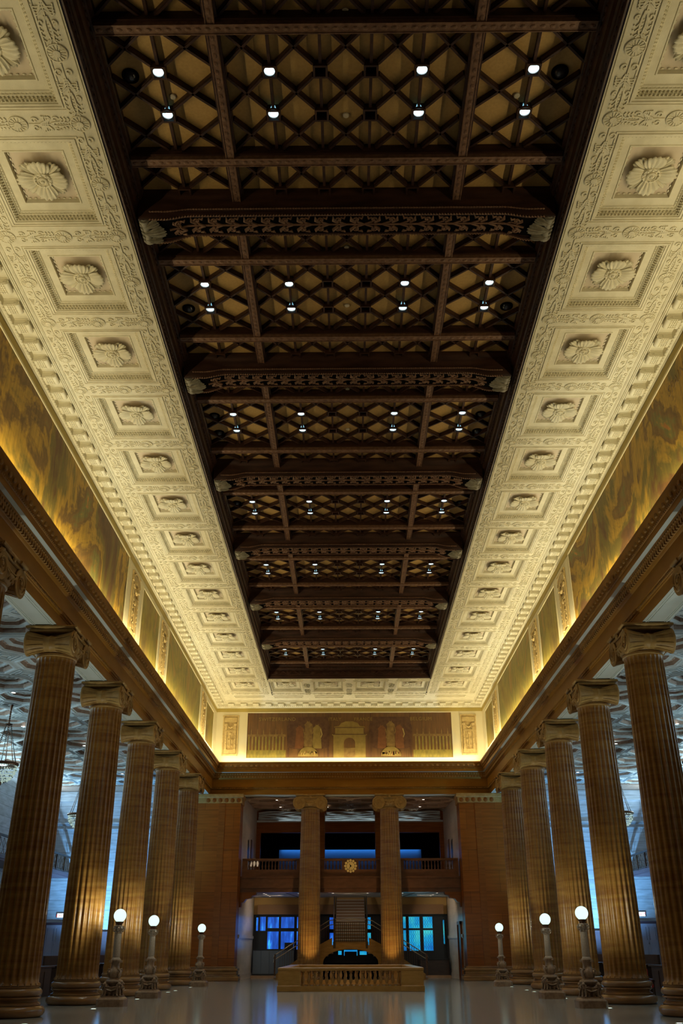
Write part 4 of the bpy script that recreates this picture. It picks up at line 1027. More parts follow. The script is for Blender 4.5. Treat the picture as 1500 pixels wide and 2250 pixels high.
# ================================================================== GLOBE LAMP POSTS
def lamp_post():
    root = thing('globe_lamp_post', 'tmp', 'lamp post')
    def octbox(mb, h_, ch, z0, z1, h2=None):
        h2 = h2 or h_; P = []
        for q in (h_, h2): P.append([(q, -q+ch), (q, q-ch), (q-ch, q), (-q+ch, q), (-q, q-ch), (-q, -q+ch), (-q+ch, -q), (q-ch, -q)])
        vs = [(x, y, z0) for x, y in P[0]]+[(x, y, z1) for x, y in P[1]]
        mb.add(vs, [tuple(range(7, -1, -1)), tuple(range(8, 16))]+[(i, (i+1) % 8, 8+(i+1) % 8, 8+i) for i in range(8)])
    b = MB(); octbox(b, .47, .10, 0, .22); octbox(b, .45, .10, .22, .25, .43); octbox(b, .43, .09, .25, .29, .38); octbox(b, .36, .08, .29, .33); b.build('plinth', lampbr, root)
    for k in range(4):
        b = MB(); m = Matrix.Rotation(PI/4+k*PI/2, 3, 'Z')
        def E_(c, r, rot=None): b.ell(tuple(m @ Vector(c)), r, 10, 7, m @ rot if rot is not None else m)
        E_((.24, 0, .52), (.085, .075, .12), Matrix.Rotation(-.3, 3, 'Y')); E_((.29, 0, .62), (.075, .075, .09)); E_((.20, 0, .44), (.12, .09, .09))
        E_((.345, 0, .70), (.055, .05, .06)); E_((.40, 0, .69), (.035, .03, .03))                       # head and muzzle
        for s in (-1, 1):
            E_((.33, s*.035, .76), (.012, .014, .03))
            b.tube([m @ Vector(p) for p in ((.30, s*.06, .60), (.33, s*.065, .46), (.345, s*.06, .36))], [.04, .028, .028], 7); E_((.365, s*.06, .345), (.045, .03, .022))
            E_((.17, s*.085, .40), (.08, .045, .075)); E_((.22, s*.10, .345), (.05, .03, .02))
            lf = MB(); leaf(lf, .30, .075, 0, -.9, 0, -.5, 4, 0)
            mt = Matrix.Rotation(PI/4+k*PI/2, 4, 'Z') @ Matrix.Translation((.24, s*.09, .52)) @ Matrix.Rotation(PI-s*.55, 4, 'Z') @ Matrix.Rotation(s*PI/2*.8, 4, 'X')
            b.merge(lf, mt)
        o = b.build('griffin', lampbr, root, smooth=60); solid(o, .012)
    b = MB(); b.lathe([(.10, .33), (.12, .5), (.20, .70), (.285, .74), (.30, .78), (.28, .82), (.20, .84), (.17, .88)], 24); b.build('dish', lampbr, root)
    b = MB(); b.lathe([(.16, .86), (.20, .90), (.23, .98), (.235, 1.06), (.20, 1.14), (.15, 1.20), (.14, 1.30), (.17, 1.40), (.175, 1.44), (.15, 1.46)], 24)
    for k in range(4):
        a = PI/4+k*PI/2; c, s_ = math.cos(a), math.sin(a)
        b.ell((.235*c, .235*s_, 1.06), (.06, .06, .075), 8, 6); b.tube([(p*c, p*s_, z) for p, z in ((.20, 1.14), (.27, 1.16), (.30, 1.09), (.27, 1.03))], [.03, .035, .025, .015], 6)
        b.lathe([(0, -.04), (.055, -.04), (.065, 0), (.055, .04), (0, .04)], 12, (.20*c, .20*s_, 1.40), 'z', cap=False)
        b.tube([(p*c, p*s_, z) for p, z in ((.22, .90), (.25, .96), (.23, 1.0))], .02, 5)
    b.build('urn', lampbr, root)
    b = MB(); b.lathe([(.17, 1.44), (.17, 1.47), (.14, 1.48), (.145, 1.50), (.12, 1.52), (.128, 1.55), (.115, 2.30), (.13, 2.32), (.13, 2.345), (.115, 2.35)], 24); b.build('shaft', lampst, root)
    b = MB(); b.lathe([(.11, 2.34), (.125, 2.38), (.15, 2.46), (.155, 2.48)], 20)
    for k in range(4):
        a = PI/4+k*PI/2; c = (.17*math.cos(a), .17*math.sin(a), 2.47)
        b.ell(c, (.05, .05, .05), 8, 6); lf = MB(); leaf(lf, .13, .05, k*PI/2, -.9, 2.36, .5, 3, .11); b.merge(lf, Matrix.Identity(4))
    b.bevbox(-.15, .15, -.15, .15, 2.51, 2.55, .015); b.build('capital', lampst, root)
    b = MB(); b.lathe([(.11, 2.55), (.10, 2.58), (.115, 2.62), (.15, 2.655), (.155, 2.68), (.12, 2.69)], 20); b.build('globe_holder', bronze, root)
    b = MB(); b.ell((0, 0, 2.885), (.222, .222, .222), 28, 18); b.build('globe', globem, root, smooth=80)
    return root
lp = lamp_post()
LP = [(-8.30, 36.0, 'nearest of the three on the left side'), (-8.30, 42.3, 'middle of the three on the left side'), (-8.25, 55.8, 'farthest of the three on the left side'),
      (7.98, 34.6, 'nearest of the three on the right side'), (8.0, 41.3, 'middle of the three on the right side'), (8.2, 55.6, 'farthest of the three on the right side')]
for k, (x, y, w) in enumerate(LP):
    lab = 'lit globe lamp post on griffin base, '+w
    e = math.copysign(1, x)
    for off, aim, cone, f in (((.30, 0, 2.92), (1, 0, .25), 140, 1.3), ((.16, .34, 2.95), (.5, 1, .2), 100, 1.0), ((.16, -.34, 2.98), (.5, -1, .6), 76, 3.2)):
        light('SPOT', 'globe_glow', (x+e*off[0], y+off[1], off[2]), GLOBE_W*f, (0.86, 1.0, 0.90), aim=(e*aim[0], aim[1], aim[2]), spot_size=math.radians(cone), spot_blend=1.0, shadow_soft_size=0)
    light('SPOT', 'globe_glow', (x-e*.55, y-.5, 3.3), 26, (0.86, 1.0, 0.90), aim=(e*.28, .25, -1), spot_size=math.radians(50), spot_blend=1.0, shadow_soft_size=0)  # extra spot off to the side, added to brighten the lamp post itself
    if k == 0: lp.location = (x, y, 0); lp['label'] = lab; lp['group'] = 'globe lamp posts'
    else: dup(lp, (x, y, 0), 0, lab, 'globe lamp posts')

# floor uplights between the columns
ul = thing('floor_uplight', 'tmp', 'uplight')
b = MB(); b.lathe([(.0, .008), (.085, .008)], 18, cap=False); b.build('lens', uplm, ul)
b = MB(); b.lathe([(.085, .0), (.085, .014), (.12, .012), (.125, .0)], 20, cap=False); b.build('ring', steel, ul)
k = 0
for sx in (-1, 1):
    for j, y in enumerate((27.2, 34.3, 41.2, 48.0, 50.0, 54.6)):
        x = sx*8.5; lab = f'small lit floor uplight, {ORD[j]} from the front along the {side(sx)} colonnade'
        if k == 0: ul.location = (x, y, 0); ul['label'] = lab; ul['group'] = 'floor uplights'
        else: dup(ul, (x, y, 0), 0, lab, 'floor uplights')
        k += 1
        light('SPOT', 'uplight_beam', (x, y, .03), UPLIGHT*(.5 if j in (3, 4) else 1), (0.86, 1.0, 0.94), aim=(sx*.150, 0, 1), spot_size=math.radians(38), spot_blend=0.6, shadow_soft_size=0.06)

for sx in (-1, 1): light('SPOT', 'column_uplight', (sx*2.55, 64.6, .12), 420, (1.0, .86, .55), aim=(sx*.02, .42, 1), spot_size=math.radians(64), spot_blend=1.0, shadow_soft_size=0)  # added spots without fixtures, hidden by the balustrade, to gild the end columns

# ================================================================== BALUSTRADE ROUND THE STAIR WELL
BP = [(.085, 0), (.085, .06), (.06, .07), (.05, .10), (.075, .17), (.085, .23), (.07, .31), (.045, .41), (.038, .47), (.05, .49), (.05, .51), (.04, .53), (.06, .56), (.085, .57), (.085, .62)]
bal = thing('stone_balustrade', 'low stone balustrade round the stair opening in the middle of the floor', 'balustrade', (0, 54.0, 0))
fy, by, hx_ = -5.5, 5.3, 3.42
b = MB()
for q in ((-hx_, hx_, fy, fy+.45), (-hx_, hx_, by-.45, by), (-hx_, -hx_+.45, fy+.45, by-.45), (hx_-.45, hx_, fy+.45, by-.45)):
    b.box(*q, 0, .24); 
b.build('plinth', balst, bal)
b = MB()
for q in ((-hx_-.03, hx_+.03, fy-.03, fy+.48), (-hx_-.03, hx_+.03, by-.48, by+.03), (-hx_-.03, -hx_+.48, fy+.48, by-.48), (hx_-.48, hx_+.03, fy+.48, by-.48)):
    b.bevbox(*q, .88, 1.02, .025)
b.build('rail', balst, bal)
for sx in (-1, 1):
    for y0, y1 in ((fy-.02, fy+.5), (by-.5, by+.02)):
        b = MB(); xa, xb = sorted((sx*(hx_+.02), sx*(hx_-1.05))); b.box(xa, xb, y0, y1, .24, .88); b.bevbox(xa-.03, xb+.03, y0-.04, y1+.02, 0, .26, .02); b.build('pedestal', balst, bal)
bb = MB(); bb.lathe(BP, 14, (0, 0, .24)); bb0 = bb.build('baluster', balst, bal, link=False)
for i in range(17):
    x = -2.27+i*.284; inst(bb0, bal, (x, fy+.22, 0)); inst(bb0, bal, (x, by-.22, 0))
for sx in (-1, 1):
    for i in range(20): inst(bb0, bal, (sx*(hx_-.22), -4.4+i*.45, 0))
# unseen warm point light added down in the well
light('POINT', 'stairwell_lamp', (0, 56.5, -1.0), 40, (1.0, .8, .5), shadow_soft_size=.1)

# ================================================================== STAIRCASE
stc = thing('staircase', 'stone staircase with central flight, landing and two side flights at the hall end', 'staircase', (0, 69.5, 0))
b = MB()                       # upper flight, seen head on
n = 16
for i in range(n): b.box(-1.06, 1.06, .55+i*.30, 6.0, 2.05+i*.21, 2.05+(i+1)*.21-.05)
b.build('risers', brownp, stc)
b = MB()
for i in range(n): b.box(-1.07, 1.07, .50+i*.30, .95+i*.30, 2.05+(i+1)*.21-.05, 2.05+(i+1)*.21)
b.build('treads', lowc, stc)
b = MB(); b.box(-1.25, 1.25, -.9, .6, 1.85, 2.05); b.box(-1.2, 1.2, -.95, -.8, 1.93, 2.30); b.build('landing', balst, stc)
for sx in (-1, 1):
    b = MB()
    for i in range(12):
        xa, xb = sorted((sx*(1.2+i*.33), sx*(1.2+(i+1)*.33))); b.box(xa, xb, -.9, .6, max(0, 1.72-(i+1)*.158), 2.05-(i+1)*.158)
    b.build('side_flight', stairm, stc)
b = MB()                       # wall under the landing with a segmental arch
pts = [(-5.0, 0), (-1.85, 0), (-1.85, 1.05)]+[(-1.85*math.cos(a), 1.05+.80*math.sin(a)) for a in [PI*i/14 for i in range(1, 14)]]+[(1.85, 1.05), (1.85, 0), (5.0, 0), (5.0, .35), (2.25, 2.05), (1.25, 2.55), (1.25, 2.1), (-1.25, 2.1), (-1.25, 2.55), (-2.25, 2.05), (-5.0, .35)]
b.prism(pts, -1.05, -.9, lambda x, z, y: (x, y, z))
b.build('arch_wall', balst, stc)
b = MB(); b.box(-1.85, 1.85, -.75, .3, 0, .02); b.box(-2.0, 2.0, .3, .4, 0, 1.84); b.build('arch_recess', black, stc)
b = MB()                       # pierced balustrade of the landing
for i in range(15): b.box(-1.0+i*.142, -.965+i*.142, -.98, -.95, 2.30, 3.55)
for i in range(9): b.box(-1.02, 1.02, -.985, -.955, 2.36+i*.14, 2.385+i*.14)
b.box(-1.16, -1.02, -1.07, -.9, 1.9, 3.72); b.box(1.02, 1.16, -1.07, -.9, 1.9, 3.72)
b.build('grille', brass, stc)
b = MB(); b.tube([(-1.1, -.98, 3.70), (1.1, -.98, 3.70)], .035, 8); b.tube([(-1.1, -.98, 3.52), (1.1, -.98, 3.52)], .02, 6)
b.build('handrail', steel, stc)
for sx in (-1, 1):
    b = MB()
    for dz in (0, -.28): b.tube([(sx*1.1, -.9, 3.66+dz), (sx*1.5, -.9, 3.60+dz), (sx*4.9, -.9, 1.62+dz), (sx*5.15, -.9, 1.5+dz), (sx*5.2, -.9, 1.3+dz)], .03, 7)
    b.build('handrail', steel, stc)
    b = MB()
    for i in range(22):
        x = 1.5+i*.155; zt = 3.6-(x-1.5)*.582; b.box(sx*x-.012, sx*x+.012, -.92, -.89, zt-1.3, zt)
    b.box(sx*5.1-.05, sx*5.1+.05, -.96, -.86, .25, 1.55)
    b.build('rail_bars', bronze, stc)
    b = MB(); b.tube([(sx*1.02, .3, 3.62), (sx*1.02, .6, 3.62), (sx*1.02, 5.4, 6.9)], .03, 7); b.tube([(sx*1.16, .3, 3.5), (sx*1.16, 5.4, 6.8)], .05, 7)
    b.build('handrail', steel, stc)
light('SPOT', 'landing_light', (0, 67.75, 5.3), 90, (1.0, .74, .38), aim=(0, .22, -1), spot_size=math.radians(60), spot_blend=.8, shadow_soft_size=.05)  # added spot with no fixture, brightens the landing grille
light('SPOT', 'flight_light', (0, 69.0, 5.3), 60, (1.0, .86, .68), aim=(0, 1, -.25), spot_size=math.radians(110), spot_blend=1, shadow_soft_size=.05)  # added spot with no fixture, makes the upper steps readable
for sx in (-1, 1): light('SPOT', 'stair_light', (sx*2.6, 67.9, 5.3), 40, (1.0, .66, .28), aim=(-sx*.1, .12, -1), spot_size=math.radians(80), spot_blend=1, shadow_soft_size=.05)

# ================================================================== BALCONY RAIL AND CLOCK
bs = MB(); bs.lathe([(r*.78, z*.92) for r, z in BP], 12, (0, 0, 0)); bs0 = None
for x0, x1, nm in ((-7.45, -3.35, 'left of the two end columns'), (-2.15, 2.15, 'between the two end columns'), (3.35, 7.45, 'right of the two end columns')):
    xc = (x0+x1)/2; r = thing('balcony_balustrade', f'dark stone balcony balustrade {nm}', 'balustrade', (xc, 67.72, 6.36), 0, 'balcony balustrades')
    b = MB(); b.bevbox(x0-xc, x1-xc, -.22, .22, 1.02, 1.16, .02); b.build('rail', balcs, r)
    b = MB(); b.box(x0-xc, x1-xc, -.18, .18, 0, .44); b.build('plinth', balcs, r)
    for e in (-1, 1):
        b = MB(); w = (x1-x0)/2; a_, c_ = sorted((e*w, e*(w-.36))); b.box(a_, c_, -.18, .18, .44, 1.02); b.build('pedestal', balcs, r)
    if bs0 is None: bs0 = bs.build('baluster', balcs, r, link=False)
    w = (x1-x0)/2-.36; n = int(2*w/.225)
    for i in range(n):
        x = -w+(i+.5)*2*w/n
        if x0 < 0 < x1 and abs(x) < .55: continue
        inst(bs0, r, (x, 0, .44))
    if x0 < 0 < x1:
        b = MB(); b.box(-.58, .58, -.16, .16, .44, 1.02); b.build('clock_block', balcs, r)
ck = thing('wall_clock', 'round gilt clock with disc numerals on the balcony front between the columns', 'clock', (.03, 67.50, 7.02))
b = MB(); b.lathe([(0, -.04), (.26, -.04), (.28, -.02), (.28, .02), (0, .02)], 32, (0, 0, 0), 'y', cap=False); b.build('dial', clockg, ck)
for k in range(12):
    a = 2*PI*k/12; b = MB(); b.lathe([(0, -.05), (.075, -.05), (.085, -.03), (.085, .02), (0, .02)], 14, (.36*math.cos(a), 0, .36*math.sin(a)), 'y', cap=False); b.build('hour_disc', clockg, ck)
b = MB(); b.lathe([(.27, -.03), (.30, -.03), (.30, .02), (.27, .02)], 32, (0, 0, 0), 'y', cap=False); b.build('rim', bronze, ck)
for ang, L, w in ((120, .17, .03), (240, .30, .02)):
    a = math.radians(ang); d = Vector((math.cos(a), 0, math.sin(a))); p = Vector((-d.z, 0, d.x))*w
    b = MB(); q = [-d*.06+p, d*L+p*.3, d*L-p*.3, -d*.06-p]; b.add([(v.x, -.06, v.z) for v in q]+[(v.x, -.05, v.z) for v in q], [(0, 1, 2, 3), (7, 6, 5, 4), (0, 4, 5, 1), (1, 5, 6, 2), (2, 6, 7, 3), (3, 7, 4, 0)]); b.build('hand', black, ck)
b = MB(); b.ell((0, -.06, 0), (.05, .015, .05), 12, 6); b.build('hub', black, ck)

# ================================================================== WINDOWS OF THE ANNEX
def win(nm, cells, x0, x1, z0, z1, mt, lead=False):
    fr = MB(); w = struct(bpy.data.objects.new(nm, None)); C.objects.link(w); w.location = ((x0+x1)/2, 74.6, z0); cx = (x0+x1)/2
    xs = sorted({x0, x1}); 
    b = MB(); b.box(x0-cx, x1-cx, .06, .10, 0, z1-z0); b.build('window_frame', frameb, w)
    for (a, c, d, e) in cells:
        b = MB(); b.box(a-cx, c-cx, .02, .055, d-z0, e-z0); b.build('pane', mt, w)
        if lead:
            b = MB(); nx = max(2, round((c-a)/.17)); nz = round((e-d)/.27); dx = (c-a)/nx; dz = (e-d)/nz
            for i in range(nx):
                for j in range(nz):
                    px, pz = a-cx+(i+.5)*dx, d-z0+(j+.5)*dz
                    b.tube([(px+.46*dx*math.cos(t), .01, pz+.47*dz*math.sin(t)*(1 if abs(math.sin(t)) < .9 else 1)) for t in [2*PI*q/10 for q in range(10)]], .008, 4, closed=True)
            b.build('leading', frameb, w)
    b = MB()
    for (a, c, d, e) in cells:
        for q in ((a-cx-.06, a-cx, d-z0-.06, e-z0+.06), (c-cx, c-cx+.06, d-z0-.06, e-z0+.06), (a-cx, c-cx, d-z0-.06, d-z0), (a-cx, c-cx, e-z0, e-z0+.06)):
            b.box(q[0], q[1], -.05, .06, q[2], q[3])
    b.box(x0-cx, x0-cx+.1, -.1, .06, 0, z1-z0); b.box(x1-cx-.1, x1-cx, -.1, .06, 0, z1-z0); b.box(x0-cx, x1-cx, -.1, .06, z1-z0-.08, z1-z0)
    b.build('mullion', frameb, w); return w
win('window_1', [(-7.0, -6.85, 3.1, 4.0), (-6.72, -6.3, 3.1, 4.05), (-6.15+.0, -5.32, 3.28, 4.03), (-5.15, -4.18, 3.28, 4.03), (-6.15, -5.32, 1.85, 3.05), (-5.15, -4.18, 1.85, 3.05), (-3.98, -3.72, 1.85, 3.05), (-3.98, -3.72, 3.28, 4.03), (-1.55, -1.2, 3.2, 4.0), (-1.55, -1.2, 2.1, 2.95)], -7.2, -1.1, .16, 4.2, paneblue)
win('window_2', [(3.9, 4.10, 3.25, 4.03), (4.32, 5.13, 3.25, 4.03), (5.38, 6.08, 3.25, 4.03), (3.9, 4.10, 1.75, 3.12), (4.32, 5.13, 1.75, 3.12), (5.38, 6.08, 1.75, 3.12), (1.2, 1.5, 3.2, 4.0), (1.2, 1.5, 2.1, 2.95), (6.85, 6.95, 2.2, 3.8)], 1.1, 7.2, .16, 4.2, panecyan, True)
w3 = struct(bpy.data.objects.new('window_3', None)); C.objects.link(w3); w3.location = (0, 69.72, 0)
b = MB(); b.box(-1.8, 1.8, .02, .06, 1.0, 1.84); b.build('window_frame', frameb, w3)
for q in ((-.46, .46, 1.70, 1.80), (-.46, -.42, 1.45, 1.70), (.42, .46, 1.45, 1.70), (-.85, -.62, 1.5, 1.74), (.62, 1.1, 1.5, 1.72)):
    b = MB(); b.box(q[0], q[1], -.01, .02, q[2], q[3]); b.build('pane', panecyan, w3)
t = thing('service_counter', 'blue grey panelled counter below the left annex window', 'counter', (-5.6, 74.0, .16))
for i in range(5): b = MB(); b.bevbox(-1.5+i*.6, -.91+i*.6, -.1, .1, .08, 1.66, .02); b.build('panel', bluepan, t)
b = MB(); b.box(-1.52, 1.5, -.12, .1, 0, .08); b.build('base', frameb, t); b = MB(); b.box(-1.52, 1.5, -.14, .12, 1.66, 1.72); b.build('top', frameb, t)
b = MB(); b.bevbox(-.32, .32, -.06, .06, 0, .42, .02); tag(b.build('monitor', frameb, loc=(-4.5, 74.0, 1.88)), 'dark screen standing on the blue grey counter in the annex', 'monitor')
t = thing('dark_desk', 'dark wooden desk in front of the right annex window', 'desk', (6.0, 73.9, .16))
b = MB(); b.bevbox(-1.0, 1.1, -.2, .2, 0, 1.0, .02); b.build('body', darkw, t); b = MB(); b.box(-1.05, 1.15, -.25, .22, 1.0, 1.06); b.build('top', frameb, t)
for sx in (-1, 1): light('AREA', 'window_glow', (sx*4.9, 74.3, 3.0), 9, (.10, .40, 1.0) if sx < 0 else (.15, .75, 1.0), aim=(0, -1, -.15), shape='RECTANGLE', size=2.2, size_y=2.2)

# little lights of the low and high annex ceilings
ann = thing('annex_downlight', 'tmp', 'downlight')
b = MB(); b.lathe([(0, -.004), (.09, -.004)], 16, cap=False); b.build('lens', M('small_lens', (.9, .95, 1), .4, emit=(1.0, .96, .85), estr=4), ann); b = MB(); b.lathe([(.09, 0), (.09, -.012), (.115, -.010), (.115, 0)], 16, cap=False); b.build('ring', steel, ann)
pts = [(x, y, 5.36, f'{nm} of the low annex ceiling') for x, y, nm in [(-6.0, 68.9, 'first at far left'), (-5.95, 70.0, 'second at far left'), (-5.93, 71.3, 'third at far left'), (-5.88, 72.6, 'fourth at far left'), (-3.6, 68.9, 'nearer at left column'), (-3.57, 70.2, 'farther at left column'), (-1.2, 68.8, 'left of stair flight'), (1.2, 68.8, 'right of stair flight'), (3.6, 68.9, 'nearer at right column'), (3.57, 70.2, 'farther at right column'), (6.0, 68.8, 'first at far right'), (5.9, 70.9, 'second at far right'), (5.85, 72.3, 'third at far right')]]
pts += [(x, y, 11.58, f'{nm} of the high annex ceiling') for x, y, nm in [(-5.26, 68.6, 'nearer left light'), (-5.25, 72.2, 'farther left light'), (-1.72, 72.3, 'light behind the left column'), (1.78, 72.3, 'light behind the right column'), (5.3, 68.6, 'nearer right light'), (5.3, 72.2, 'farther right light')]]
for sx in (-1, 1):
    pts += [(sx*x, y, ZAC-.01, f'{w} light of the {side(sx)} aisle ceiling') for x, y, w in [(14.6, 39.2, 'first'), (16.3, 45.8, 'second'), (14.5, 50.6, 'third'), (19.4, 54.4, 'fourth'), (14.4, 59.4, 'fifth')]]
for k, (x, y, z, w) in enumerate(pts):
    lab = 'small round downlight, '+w; g = 'low annex lights' if z < 6 else ('high annex lights' if z < 11.6 else 'aisle ceiling lights')
    if k == 0: ann.location = (x, y, z); ann['label'] = lab; ann['group'] = g
    else: dup(ann, (x, y, z), 0, lab, g)
    if z < 6: light('SPOT', 'annex_beam', (x, y, z-.05), 16, (1.0, .84, .62), aim=(0, 0, -1), spot_size=math.radians(120), spot_blend=1, shadow_soft_size=.05)
for sx in (-1, 1):
    light('SPOT', 'annex_wash', (sx*4.6, 71.0, 5.2), 150, (1.0, .86, .64), aim=(sx, .55, -.75), spot_size=math.radians(130), spot_blend=1.0, shadow_soft_size=0)  # fill spots added to lift the annex walls, no fixture modelled
    light('POINT', 'annex_upper', (sx*5.0, 70.0, 8.8), 26, (1.0, .74, .55), shadow_soft_size=.3)  # fill points added in mid-air for the high annex ceiling
t = thing('table_lamp', 'small pale shaded lamp on the balcony by the left annex wall', 'lamp', (-6.75, 69.2, 6.205))
b = MB(); b.lathe([(.16, 0), (.15, .04), (.03, .07), (.03, 1.0)], 16); b.build('stand', bronze, t); b = MB(); b.lathe([(.36, .95), (.16, 1.45)], 20, cap=False); b.build('shade', M('shade_cloth', (.6, .48, .33), .7, emit=(1, .75, .5), estr=.25), t)
for sx in (-1, 1):
    b = MB(); b.box(-.03, .03, -.35, .35, -.75, .75); o = b.build('wall_niche', bronze, loc=(sx*7.18, 70.6, 8.3)); tag(o, f'dark framed wall plaque high on the {side(sx)} annex wall above the balcony', 'plaque')

# ================================================================== AISLE THINGS
def chandelier():
    root = thing('bowl_chandelier', 'tmp', 'chandelier')
    b = MB(); b.lathe([(.02, -.55), (.05, -.45), (.08, -.20), (.19, -.06), (.20, 0)], 18); b.build('ceiling_rose', bronze, root)
    b = MB(); b.tube([(0, 0, -.5), (0, 0, -1.15)], .028, 6)
    for k in range(6): b.ell((0, 0, -.6-.1*k), (.045, .045, .04), 7, 5)
    b.build('stem', bronze, root)
    b = MB(); b.lathe([(.03, -1.12), (.16, -1.14), (.17, -1.18), (.05, -1.22)], 16); b.build('crown', bronze, root)
    for k in range(6):
        a = 2*PI*k/6; c, s_ = math.cos(a), math.sin(a); b = MB()
        for i in range(26):
            t_ = i/25; p = .12+.46*t_; z = -1.18-1.72*t_-.10*math.sin(PI*t_); b.ell((p*c, p*s_, z), (.028, .028, .034), 6, 4)
        b.build('bead_chain', bronze if k % 2 else crystald, root)
    b = MB(); b.lathe([(.56, -2.86), (.68, -2.88), (.70, -2.94), (.66, -3.0), (.58, -3.02)], 30); b.build('ring', bronze, root)
    b = MB()
    for j in range(7):
        ph = j/7*PI*.48; rr_ = .62*math.cos(ph); zz = -3.02-.70*math.sin(ph); n_ = max(5, int(34*math.cos(ph)))
        for i in range(n_):
            a = 2*PI*(i+.5*(j % 2))/n_; b.ell((rr_*math.cos(a), rr_*math.sin(a), zz), (.034, .034, .045), 5, 4); b.mi[-15:] = [random.choice((0, 0, 1))]*15
    b.build('crystal_bowl', [crystal, crystald], root)['kind'] = 'stuff'
    b = MB(); b.ell((0, 0, -3.76), (.07, .07, .10), 10, 6); b.build('finial', bronze, root)
    return root
ch = chandelier(); k = 0
for sx in (-1, 1):
    for y, w in ((41.4, 'nearer'), (58.0, 'farther')):
        x = sx*(15.4 if y < 50 else 16.45); lab = f'{w} beaded bowl chandelier hanging in the {side(sx)} aisle'
        z = ZAC+.26
        if k == 0: ch.location = (x, y, z); ch['label'] = lab; ch['group'] = 'aisle chandeliers'
        else: dup(ch, (x, y, z), 0, lab, 'aisle chandeliers')
        k += 1
    for y in (41.4, 58.0):
        light('SPOT', 'aisle_lamp', (sx*(15.4 if y < 58 else 16.45), y, 9.25), AISLE, (0.60, 0.90, 1.0), aim=(0, 0, 1), spot_size=math.radians(165), spot_blend=1.0, shadow_soft_size=.45)
for sx in (-1, 1):
    light('SPOT', 'wall_washer', (sx*15.8, 61.5, .6), 6500, (0.20, 0.55, 1.0), aim=(0, .55, 1), spot_size=math.radians(100), spot_blend=1.0, shadow_soft_size=.15)  # invented blue spots near the floor that tint the aisle end walls
for sx in (-1, 1):
    a = light('AREA', 'aisle_cove', (sx*20.2, 44, 10.7), 1000, (0.62, 0.90, 1.0), shape='RECTANGLE', size=0.2, size_y=42)  # invented strip along the outer wall, evens out light on the aisle ceiling
    a.rotation_euler = (PI, -sx*.9, 0)
def rail_gallery(sx):
    """balcony on the outer aisle wall"""
    r = thing('aisle_balcony', f'dark iron railed balcony along the {side(sx)} aisle wall', 'balcony', (sx*18.7, 46, 6.15))
    b = MB(); xa, xb = sorted((0, sx*1.9)); b.box(xa, xb, -16, 19.6, 0, .22); xa, xb = sorted((-sx*.10, sx*.3)); b.box(xa, xb, -16, 19.6, .10, .26); b.build('slab', wains, r)
    b = MB()
    for i in range(60):
        y = -16+i*.594
        b.tube([(0, y+.06, .36), (0, y+.25, .62), (0, y+.06, .90), (0, y+.25, 1.15)], .016, 4); b.tube([(0, y+.44, .36), (0, y+.25, .62), (0, y+.44, .90), (0, y+.25, 1.15)], .016, 4)
        if i % 3 == 0: b.box(-.05, .05, y-.05, y+.05, .22, 1.22)
    b.box(-.03, .03, -16, 19.6, .30, .36); b.build('ironwork', bronze, r)
    b = MB(); b.box(-.07, .07, -16, 19.6, 1.2, 1.3); b.build('handrail', darkw, r)
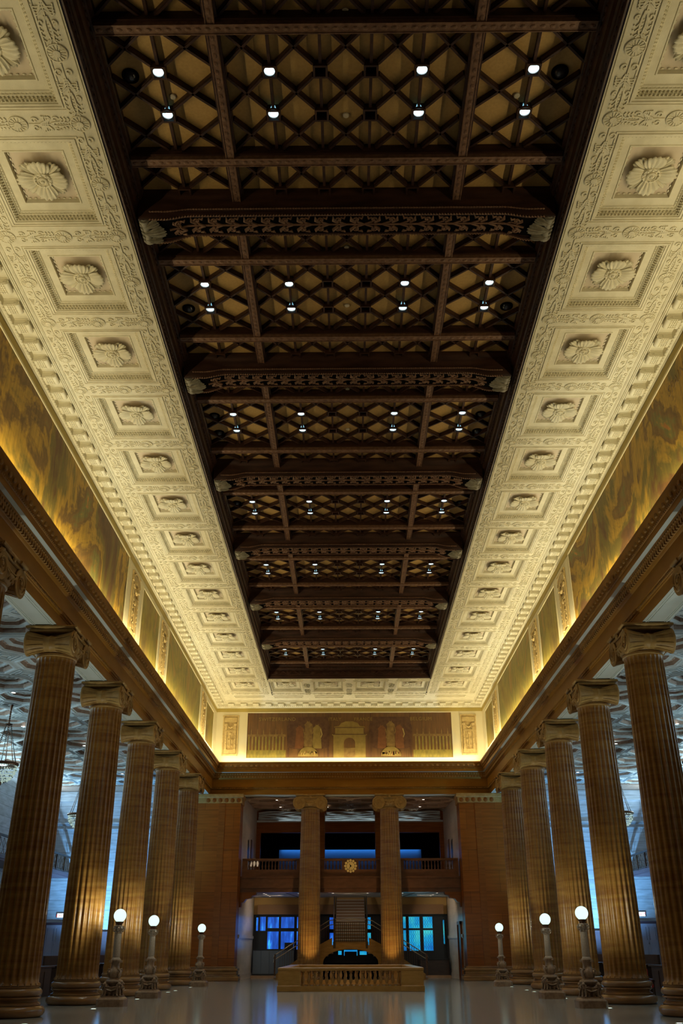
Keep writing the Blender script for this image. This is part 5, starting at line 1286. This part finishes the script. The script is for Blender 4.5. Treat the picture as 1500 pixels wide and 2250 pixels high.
for sx in (-1, 1):
    rail_gallery(sx)
    # double door and sign in the aisle end wall
    d = struct(bpy.data.objects.new('door_'+('3' if sx < 0 else '4'), None)); C.objects.link(d); d.location = (sx*19.3, 65.66, 0)
    b = MB(); b.box(-.75, -.6, -.06, .05, 0, 3.45); b.box(.6, .75, -.06, .05, 0, 3.45); b.box(-.75, .75, -.06, .05, 3.3, 3.45); b.build('door_frame', doorf, d)
    b = MB(); b.box(-.6, .6, -.02, .04, 0, 3.3); b.build('door_leaf', doorw, d)
    b = MB(); b.box(-.04, .04, -.05, 0, .1, 3.2); b.box(-.55, .55, -.05, 0, 2.1, 2.18)
    for x in (-.3, .3):
        for z0, z1 in ((.3, 1.9), (2.35, 3.1)): b.tube([(x-.2, -.03, z0), (x+.2, -.03, z0), (x+.2, -.03, z1), (x-.2, -.03, z1)], .015, 4, closed=True)
    b.build('door_moulding', doorw, d)
    e = thing('exit_sign', f'small lit exit sign above the door at the end of the {side(sx)} aisle', 'sign', (sx*19.1, 65.845, 3.72))
    b = MB(); b.bevbox(-.26, .26, -.05, .05, 0, .32, .015); b.build('box', steel, e); b = MB(); b.box(-.23, .23, -.056, -.048, .03, .29); b.build('face', exitm, e)
    text('EXIT', (0, -.060, .07), .24, e, exitr)
    # teller desks
    for k, (y, w) in enumerate(((33.0, 'nearest'), (41.0, 'second'), (49.0, 'third'), (57.0, 'farthest'))):
        q = thing('teller_desk', f'dark wooden teller desk behind the {side(sx)} columns, {w} from the front', 'desk', (sx*13.4, y, 0), 0, f'{side(sx)} aisle desks')
        b = MB(); b.bevbox(-.40, .40, -3.4, 3.4, 0, 1.10, .02); b.build('body', darkw, q)
        b = MB(); b.box(-.50, .50, -3.5, 3.5, 1.10, 1.16); b.build('top', darkw, q)
        b = MB()
        for i in range(7):
            xx = -sx*.40; xa, xb = sorted((xx, xx-sx*.03)); b.box(xa, xb, -3.2+i*.93, -2.45+i*.93, .15, .95)
        b.build('front_panel', darkw, q)
        b = MB(); xa, xb = sorted((sx*.30, sx*.40)); b.box(xa, xb, -3.4, 3.4, 1.16, 1.55); b.build('screen', darkw, q)
mn = thing('monitor', 'blue lit computer monitor on a dark desk behind the left columns', 'monitor', (-13.15, 42.0, 1.165), .25)
b = MB(); b.bevbox(-.26, .26, -.02, .03, .12, .46, .01); b.box(-.03, .03, 0, .03, 0, .14); b.box(-.12, .12, -.08, .08, 0, .02); b.build('case', frameb, mn)
b = MB(); b.box(-.24, .24, -.026, -.02, .14, .44); b.build('display', screen, mn)
for sx in (-1, 1):
    ac = thing('armchair', f'red upholstered armchair behind the {side(sx)} columns', 'armchair', (sx*11.9, 43.6 if sx < 0 else 42.2, 0), 0.0)
    b = MB(); b.bevbox(-.36, .36, -.36, .36, .34, .50, .04); b.build('seat', redl, ac)
    b = MB(); b.bevbox(-.36, .36, .26, .40, .46, 1.05, .04); b.build('backrest', redl, ac)
    for s in (-1, 1):
        b = MB(); b.bevbox(s*.38-.05, s*.38+.05, -.34, .36, .55, .68, .03); b.box(s*.38-.03, s*.38+.03, -.32, -.26, 0, .56); b.box(s*.38-.03, s*.38+.03, .28, .34, 0, .56); b.build('armrest', darkw, ac)
